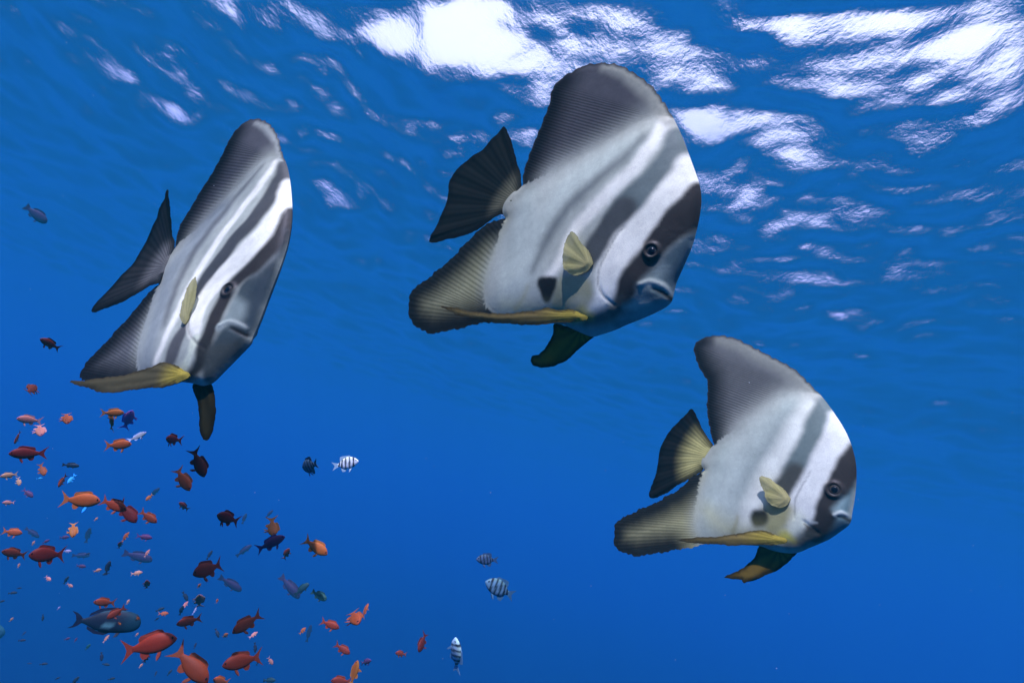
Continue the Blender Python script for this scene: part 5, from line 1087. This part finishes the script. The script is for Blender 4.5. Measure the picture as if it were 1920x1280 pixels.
def build_batfish(d, seed):
    rng = np.random.default_rng(seed)
    u, n, v = (Vector(a) for a in d['axes'])
    root = bpy.data.objects.new('batfish', None)
    COL.objects.link(root)
    root.empty_display_size = 0.1
    M = Matrix((u, n, v)).transposed().to_4x4(); M.translation = Vector(d['origin'])
    root.matrix_world = M
    sh = Shape(d)
    mouth = np.array([d['eye'][0] + 0.015, d['eye'][1] - 0.035])
    pts = grid_in(sh.outline, 0.0034, rng, (sh.dbase, sh.abase), fine=(mouth, 0.07, 0.0020))
    V, F = triangulate(sh.outline, [sh.dbase, sh.abase], pts, sh.outline)
    # thickness, smoothed along the flanks
    t = sh.thick(V)
    dout, _ = seg_dist(V, sh.outline, True)
    nb = np.vstack([F[:, [0, 1]], F[:, [1, 2]], F[:, [2, 0]], F[:, [1, 0]], F[:, [2, 1]], F[:, [0, 2]]])
    cnt = np.bincount(nb[:, 0], minlength=len(V)).clip(1)
    for _ in range(14):
        avg = np.bincount(nb[:, 0], weights=t[nb[:, 1]], minlength=len(V)) / cnt
        t = np.where(dout > 0.012, 0.4 * t + 0.6 * avg, t)
    # fins: rays and colours
    def cut(path, tip):
        p = path; i = int(np.argmin(np.hypot(*(p - np.array(tip)).T))); return p[:i + 1]
    d_edge = cut(sh.dout[::-1], d['tip']); a_edge = cut(sh.aout, d['anal_tip'])
    in_d = inside(V, sh.dorsal) | (seg_dist(V, sh.dout)[0] < 2e-4)
    in_a = inside(V, sh.anal) | (seg_dist(V, sh.aout)[0] < 2e-4)
    db, _ = seg_dist(V, sh.dbase); ab, _ = seg_dist(V, sh.abase)
    sd = np.where(in_d, db, -db); sa = np.where(in_a, ab, -ab)
    fd = sstep(-0.034, 0.050, sd) * (sd > -0.05); fa = sstep(-0.022, 0.030, sa) * (sa > -0.03)
    fa = fa * sstep(0.0, 0.03, np.hypot(*(V - sh.aout[-1]).T))
    c = np.tile(np.array([0.45, 0.49, 0.37]), (len(V), 1))
    ped = seg_dist(V, sh.ped)[0]
    c = mix(c, (0.36, 0.38, 0.27), 1 - sstep(0, 0.05, ped))
    c = paint(V, d['layers'][:-1], c, seed)
    c *= (1 + 0.10 * wander(V, 40, seed + 5) + 0.05 * wander(V, 160, seed + 7))[:, None]
    pd = ray_phase(V, sh.dbase, d_edge, 40); pa = ray_phase(V, sh.abase, a_edge, 33)
    c = mix(c, np.array(d['fin_col']), fd * 0.93)
    c = mix(c, np.array(d['anal_col']), fa * 0.9)
    de_d, _ = seg_dist(V, d_edge); de_a, _ = seg_dist(V, sh.aout[:max(3, int(len(sh.aout) * 0.85))])
    c = mix(c, (0.010, 0.011, 0.013), in_d * (1 - sstep(0.005, 0.060, de_d)) * 0.97)
    c = mix(c, (0.010, 0.011, 0.013), in_a * (1 - sstep(0.010, 0.070, de_a)) * 0.98)
    c = paint(V, d['layers'][-1:], c)
    c = mix(c, (0.04, 0.04, 0.04), in_d * (1 - sstep(0.0008, 0.0045, seg_dist(V, sh.dout)[0])) * 0.8)
    lead = np.clip((38.5 - pd) / 4.0, 0, 1)
    dors = db < ab
    ray = np.where(dors, pd, pa)
    amt = np.where(dors, 0.52 * sstep(-0.004, 0.03, sd) * lead, 0.42 * sstep(-0.006, 0.010, sa))
    for hgt, w, path in d['relief']:
        dd, _ = seg_dist(V, smooth_path(path, 0.004))
        t = t + 0.36 * hgt * np.exp(-(dd / w) ** 2) * np.clip(dout / 0.006, 0, 1)
    # socket round the eye
    ex, ev, er = d['eye']
    de = np.hypot(V[:, 0] - ex, V[:, 1] - ev)
    t = t + 0.0035 * np.exp(-((de - er * 1.05) / (er * 0.35)) ** 2)
    t = np.maximum(t, 0.0004)
    near = np.stack([V[:, 0], -t, V[:, 1]], 1)
    N = side_normals(near, F)
    cen = V[F].mean(1)
    fd_, fa_ = inside(cen, sh.dorsal), inside(cen, sh.anal)
    two_sided('body', V, F[~fd_ & ~fa_], t, c, SKIN, root, normals=N, ray=ray, amount=amt)
    two_sided('dorsal_fin', V, F[fd_], t, c, FIN, root, normals=N, ray=ray, amount=amt)
    two_sided('anal_fin', V, F[fa_], t, c, FIN, root, normals=N, ray=ray, amount=amt)
    # eyes
    i = int(np.argmin(de)); te = float(np.median(t[de < er * 0.6])); nn = N[de < er * 1.6].mean(0)
    def eye_col(x):
        if x > 0.74: return (0.016, 0.014, 0.013)
        if x > 0.48: return (0.34, 0.27, 0.07) if x < 0.60 else (0.06, 0.05, 0.03)
        return (0.01, 0.01, 0.01)
    for s in (-1, 1):
        nv = (nn[0], nn[1] if s < 0 else -nn[1], nn[2])
        e = dome('eye', (ex, s * (te - 0.0015), ev), nv, er, er * 0.42, eye_col, SKIN_EYE, root)
        cc = Vector((ex, s * (te - 0.0015), ev)) + Vector(nv).normalized() * er * 0.345
        dome('pupil', cc, nv, er * 0.46, er * 0.12, lambda x: (0.004, 0.004, 0.005), PUPIL, e, rings=4, segs=20)
    # tail, paired fins
    cb = d['caudal_base']
    ce = d['caudal'][3:12]
    mid = np.mean(np.array(cb), 0)
    fin_sheet('caudal_fin', d['caudal'], mid, root, rng, d['tail_col'], (0.006, 0.006, 0.007), n_rays=19, base_path=cb, edge_path=ce,
              inner=d['tail_in'], inner_r=d['tail_r'], edge_w=0.022, ray_dark=0.4)
    fin_sheet('pelvic_fin', d['pelvic_near'], d['pelvic_near_root'], root, rng, d['pelvic_col'], (0.05, 0.04, 0.02), n_rays=5, inner=(0.38, 0.31, 0.05), inner_r=d['pelvic_in'], edge_w=0.007, thick=0.0018)
    fin_sheet('pelvic_fin', d['pelvic_far'], d['pelvic_far_root'], root, rng, d['pelvic_dark'], (0.015, 0.012, 0.005), n_rays=5, inner=d['pelvic_dark'], inner_r=0.08, edge_w=0.010, thick=0.0016)
    for mir in (False, True):
        fin_sheet('pectoral_fin', d['pectoral'], d['pectoral_root'], root, rng, (0.50, 0.47, 0.17), (0.52, 0.49, 0.20), n_rays=11, inner=(0.54, 0.50, 0.20), inner_r=0.03, edge_w=0.004, thick=0.0008, mirror=mir, mat=CLEAR_FIN, h=0.0026, ray_dark=0.18)
    tag(root, d['label'], 'batfish', 'batfish hovering under the surface')
    return root


SKIN_EYE = skin_material('eye_iris', rough=0.12, spec=0.6, bump=0, grain=0.05)
for _i, _d in enumerate(BATFISH): build_batfish(_d, 11 + _i)


# ------------------------------------------------------------------ reef fish: one unit-length fish per kind, with its fins and eyes
def loft(stations, segs, bend, colfn):
    vs, cs, fs = [], [], []
    for (x, zt, zb, w) in stations:
        zc, hh = (zt + zb) / 2, (zt - zb) / 2
        for j in range(segs):
            a = 2 * math.pi * j / segs
            cy, sy = math.cos(a), math.sin(a)
            y = w * math.copysign(abs(cy) ** 0.85, cy); z = zc + hh * sy
            vs.append((x, y + bend(x), z)); cs.append(colfn(x, sy, y / max(w, 1e-6)))
    m = len(stations)
    for i in range(m - 1):
        for j in range(segs):
            fs.append((i * segs + j, (i + 1) * segs + j, (i + 1) * segs + (j + 1) % segs, i * segs + (j + 1) % segs))
    fs.append(tuple(range(segs))); fs.append(tuple(range(m * segs - 1, (m - 1) * segs - 1, -1)))
    return vs, fs, cs


def plate(outline, bend, col, th=0.004, edge=None, yoff=0.0, splay=0.0):
    """thin fin from a side outline (x, z)"""
    n = len(outline); vs, cs = [], []
    z0 = outline[0][1]
    for s in (-1, 1):
        for k, (x, z) in enumerate(outline):
            vs.append((x, bend(x) + yoff + splay * abs(z - z0) + s * th, z)); cs.append(col if edge is None or k in (0, n - 1) else edge)
    fs = [tuple(range(n)), tuple(range(2 * n - 1, n - 1, -1))] + [(k, k + n, (k + 1) % n + n, (k + 1) % n) for k in range(n)]
    return vs, fs, cs


def spec(kind):
    if kind == 'anthias':
        st = [(.500, .010, -.012, .010), (.470, .045, -.040, .032), (.42, .088, -.072, .052), (.34, .128, -.108, .066), (.22, .155, -.138, .072), (.08, .150, -.140, .066),
              (-.05, .118, -.115, .050), (-.16, .075, -.075, .032), (-.24, .046, -.048, .018), (-.285, .042, -.044, .010)]
        caud = [(-.26, .040), (-.33, .075), (-.40, .125), (-.50, .190), (-.42, .085), (-.385, .0), (-.42, -.085), (-.50, -.180), (-.40, -.120), (-.33, -.075), (-.26, -.042)]
        dors = [(.30, .125), (.25, .190), (.17, .205), (.08, .195), (-.03, .180), (-.13, .165), (-.17, .125), (-.16, .070), (.0, .125), (.15, .150)]
        anal = [(.02, -.130), (-.04, -.185), (-.11, -.190), (-.15, -.135), (-.15, -.075)]
        pelv = [(.22, -.130), (.19, -.20), (.13, -.255), (.13, -.19), (.16, -.135)]
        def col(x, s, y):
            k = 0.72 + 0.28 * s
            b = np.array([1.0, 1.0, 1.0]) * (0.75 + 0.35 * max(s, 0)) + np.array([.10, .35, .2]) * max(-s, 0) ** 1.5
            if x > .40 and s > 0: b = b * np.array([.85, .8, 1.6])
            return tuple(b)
        fin = (0.95, 1.0, 1.0); edge = (0.8, 1.1, 1.5)
        eye = (.425, .028, .024)
    elif kind == 'sergeant':
        st = [(.500, .015, -.015, .012), (.46, .070, -.060, .040), (.40, .135, -.115, .060), (.32, .195, -.170, .074), (.20, .235, -.215, .080), (.06, .240, -.225, .074),
              (-.07, .195, -.190, .056), (-.17, .120, -.120, .036), (-.235, .070, -.072, .020), (-.28, .060, -.062, .012)]
        caud = [(-.255, .055), (-.34, .090), (-.50, .165), (-.43, .060), (-.40, .0), (-.43, -.060), (-.50, -.165), (-.34, -.090), (-.255, -.057)]
        dors = [(.24, .215), (.18, .285), (.05, .290), (-.06, .300), (-.16, .285), (-.19, .190), (-.18, .105), (-.02, .200), (.12, .230)]
        anal = [(.02, -.215), (-.06, -.285), (-.15, -.290), (-.19, -.190), (-.18, -.105), (-.05, -.185)]
        pelv = [(.20, -.205), (.15, -.29), (.08, -.345), (.10, -.26), (.13, -.215)]
        def col(x, s, y):
            bars = [.31, .16, .01, -.13, -.235]
            m = 0
            for b in bars: m = max(m, 1 - min(1, max(0, (abs(x - .03 * s - b) - .024) / .016)))
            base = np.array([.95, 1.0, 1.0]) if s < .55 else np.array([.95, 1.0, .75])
            return tuple(base * (1 - m) + np.array([.025, .03, .05]) * m)
        fin = (.55, .75, .85); edge = (.35, .5, .6)
        eye = (.405, .045, .028)
    elif kind == 'surgeon':
        st = [(.500, .020, -.045, .014), (.475, .085, -.095, .035), (.43, .140, -.130, .050), (.35, .175, -.155, .060), (.20, .198, -.170, .064), (.04, .195, -.168, .058),
              (-.10, .155, -.140, .042), (-.20, .090, -.090, .026), (-.29, .040, -.045, .014), (-.34, .034, -.036, .010)]
        caud = [(-.325, .034), (-.37, .085), (-.42, .120), (-.50, .145), (-.435, .085), (-.405, .0), (-.435, -.085), (-.50, -.125), (-.42, -.110), (-.37, -.080), (-.325, -.034)]
        dors = [(.26, .182), (.20, .228), (.05, .232), (-.12, .205), (-.24, .120), (-.25, .072), (-.10, .150), (.10, .190)]
        anal = [(.10, -.160), (.02, -.205), (-.12, -.190), (-.23, -.125), (-.24, -.075), (-.08, -.145)]
        pelv = [(.24, -.16), (.21, -.22), (.17, -.235), (.19, -.165)]
        def col(x, s, y):
            b = np.array([.012, .025, .055])
            if x > .22: b = b + np.array([.0, .045, .055]) * min(1, (x - .22) / .12)
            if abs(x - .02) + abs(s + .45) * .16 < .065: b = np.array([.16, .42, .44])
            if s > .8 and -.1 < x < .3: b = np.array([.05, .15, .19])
            return tuple(b)
        fin = (.008, .012, .03); edge = (.01, .015, .06)
        eye = (.425, .055, .018)
    else:  # dusky / parrot shaped
        st = [(.500, .015, -.030, .016), (.465, .070, -.070, .040), (.40, .110, -.100, .058), (.28, .140, -.128, .072), (.12, .145, -.135, .072), (-.05, .120, -.115, .056),
              (-.18, .080, -.078, .034), (-.28, .052, -.052, .018), (-.33, .050, -.050, .012)]
        caud = [(-.31, .048), (-.38, .085), (-.50, .120), (-.46, .0), (-.50, -.120), (-.38, -.085), (-.31, -.048)]
        dors = [(.28, .138), (.22, .185), (.05, .190), (-.14, .155), (-.22, .110), (-.20, .070), (.0, .132)]
        anal = [(.0, -.128), (-.08, -.165), (-.18, -.135), (-.20, -.075), (-.10, -.105)]
        pelv = [(.22, -.128), (.18, -.19), (.13, -.20), (.16, -.132)]
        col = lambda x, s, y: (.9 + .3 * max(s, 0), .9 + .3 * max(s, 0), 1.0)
        fin = (.8, .8, .9); edge = (.7, .7, .8)
        eye = (.415, .035, .022)
    return st, caud, dors, anal, pelv, col, fin, edge, eye


def kind_parts(kind, bend_k):
    st, caud, dors, anal, pelv, col, fin, edge, eye = spec(kind)
    bend = lambda x: bend_k * (0.25 - x) ** 2 if x < 0.25 else 0.0
    # denser stations for clean markings
    S_ = np.array(st); n = 26 if kind == 'sergeant' else 18
    q = np.linspace(0, 1, n) ** 0.85 * (len(st) - 1)
    stf = [tuple(np.interp(q_, np.arange(len(st)), S_[:, k]) for k in range(4)) for q_ in q]
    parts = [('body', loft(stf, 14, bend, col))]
    parts.append(('caudal_fin', plate(caud, bend, fin, .004, edge)))
    parts.append(('dorsal_fin', plate(dors, bend, fin, .0045, edge)))
    parts.append(('anal_fin', plate(anal, bend, fin, .0045, edge)))
    pe = (.12, .9, 3.0) if kind == 'anthias_blue' else edge
    for s in (-1, 1):
        parts.append(('pelvic_fin', plate(pelv, bend, fin, .0035, pe, yoff=s * .022, splay=s * .35)))
    ex, ez, er = eye
    wy = np.interp(-ex, [-a[0] for a in st], [a[3] for a in st])
    for s in (-1, 1):
        vs, fs = [], []
        for i in range(4):
            a = i / 4 * math.pi / 2
            for j in range(10):
                b = 2 * math.pi * j / 10
                vs.append((ex + er * math.cos(a) * math.cos(b), s * (wy * .90 + er * .35 * math.sin(a)), ez + er * math.cos(a) * math.sin(b)))
        for i in range(3):
            for j in range(10):
                f = (i * 10 + j, i * 10 + (j + 1) % 10, (i + 1) * 10 + (j + 1) % 10, (i + 1) * 10 + j)
                fs.append(f if s < 0 else f[::-1])
        fs.append(tuple(range(30, 40)) if s < 0 else tuple(range(39, 29, -1)))
        parts.append(('eye', (vs, fs, [(.02, .02, .025)] * len(vs))))
    return parts


def part_mesh(name, data):
    vs, fs, cs = data
    me = bpy.data.meshes.new(name)
    me.from_pydata(vs, [], fs)
    me.polygons.foreach_set('use_smooth', [name == 'body'] * len(me.polygons))
    me.materials.append(SMALL)
    me.update()
    set_col(me, np.array(cs))
    return me


KIND_OF = {'S': 'surgeon', 'F': 'parrot', 'f': 'parrot', 'd': 'parrot', 'Z': 'sergeant', 'Zd': 'sergeant', 'Zb': 'sergeant', 'Zm': 'sergeant', 't': 'parrot', 'b': 'parrot'}
NAME_OF = {'surgeon': 'surgeonfish', 'parrot': 'reef_fish', 'sergeant': 'sergeant_fish', 'anthias': 'anthias'}
MESHES = {}
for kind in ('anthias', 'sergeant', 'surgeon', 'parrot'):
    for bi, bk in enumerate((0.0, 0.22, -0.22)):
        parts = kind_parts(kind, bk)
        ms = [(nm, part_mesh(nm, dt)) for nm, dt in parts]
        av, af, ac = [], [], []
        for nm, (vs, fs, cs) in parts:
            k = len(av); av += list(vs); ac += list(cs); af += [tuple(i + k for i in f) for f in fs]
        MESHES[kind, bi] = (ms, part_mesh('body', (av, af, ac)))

TALL = {'o': 1.2, 'r': 1.22, 'R': 1.2, 'rt': 1.5, 'k': 1.15, 'p': 1.05, 'm': 1.3, 'S': 0.92, 'd': 1.55, 't': 1.2}
rnd = random.Random(5)
for code, loc, length, hd, up, px, label in SMALL_FISH:
    kind = KIND_OF.get(code, 'anthias')
    bi = rnd.choice((0, 1, 2)) if kind != 'surgeon' else 0
    ms, joined = MESHES[kind, bi]
    u, v = Vector(hd), Vector(up); n = v.cross(u)
    M = Matrix((u, n, v)).transposed().to_4x4() @ Matrix.Diagonal((length, length, length * TALL.get(code, 1.0) * rnd.uniform(0.94, 1.08), 1))
    M.translation = Vector(loc)
    if kind == 'anthias' or code in 'fbtd':
        base = FISH_COLOUR[code]
        j = rnd.uniform(0.8, 1.25)
        colr = (base[0] * j, base[1] * j * rnd.uniform(0.8, 1.25), base[2] * j, 1)
    else:
        colr = {'S': (.5, .5, .5, 1), 'F': (.02, .09, .10, 1), 'Z': (.85, .9, .9, 1), 'Zb': (.42, .62, .72, 1), 'Zd': (.06, .10, .18, 1), 'Zm': (.12, .24, .33, 1)}[code]
    if px >= 24:
        o = bpy.data.objects.new(NAME_OF[kind], None)
        o.empty_display_size = 0.3
        COL.objects.link(o)
        for nm, me in ms:
            p = bpy.data.objects.new(nm, me); COL.objects.link(p); p.parent = o
            p.color = colr
            if nm == 'pelvic_fin' and label and 'blue pelvic' in label: p.color = (.02, .35, .75, 1)
    else:
        o = bpy.data.objects.new(NAME_OF[kind], joined)
        COL.objects.link(o)
        o.color = colr
    o.matrix_world = M
    tag(o, label, 'fish', {'anthias': 'red, orange and purple fish of the school', 'sergeant': 'striped sergeant fish'}.get(kind, 'dusky reef fish around the school'))


# ------------------------------------------------------------------ plankton and drifting specks
def plankton():
    r_ = random.Random(21)
    vs, fs = [], []
    for _ in range(420):
        x, y = r_.uniform(-1.6, 1.8), r_.uniform(0.55, 2.6)
        z = -DEPTH + r_.uniform(-0.5, 1.5) * (0.4 + y * 0.5)
        x *= 0.45 + 0.45 * y
        s_ = r_.choice((0.25, 0.3, 0.4, 0.6, 0.9)) * 0.001 * (0.6 + 0.4 * y)
        k = len(vs)
        for d_ in ((1, 0, 0), (-1, 0, 0), (0, 1, 0), (0, -1, 0), (0, 0, 1), (0, 0, -1)):
            q = r_.uniform(0.7, 1.4) * s_
            vs.append((x + d_[0] * q, y + d_[1] * q, z + d_[2] * q))
        fs += [tuple(k + i for i in f) for f in ((0, 2, 4), (2, 1, 4), (1, 3, 4), (3, 0, 4), (2, 0, 5), (1, 2, 5), (3, 1, 5), (0, 3, 5))]
    m, t, b = new_mat('plankton')
    n = t.nodes.new('ShaderNodeTexNoise'); n.inputs['Scale'].default_value = 3.0
    mx = t.nodes.new('ShaderNodeMixRGB'); mx.inputs[1].default_value = (0.45, 0.55, 0.55, 1); mx.inputs[2].default_value = (0.8, 0.82, 0.75, 1)
    t.links.new(n.outputs['Fac'], mx.inputs[0]); t.links.new(mx.outputs[0], b.inputs['Base Color'])
    b.inputs['Roughness'].default_value = 0.7
    tag(mesh_obj('drifting_plankton', vs, fs, m), 'pale specks of plankton drifting in the water', kind='stuff')


plankton()
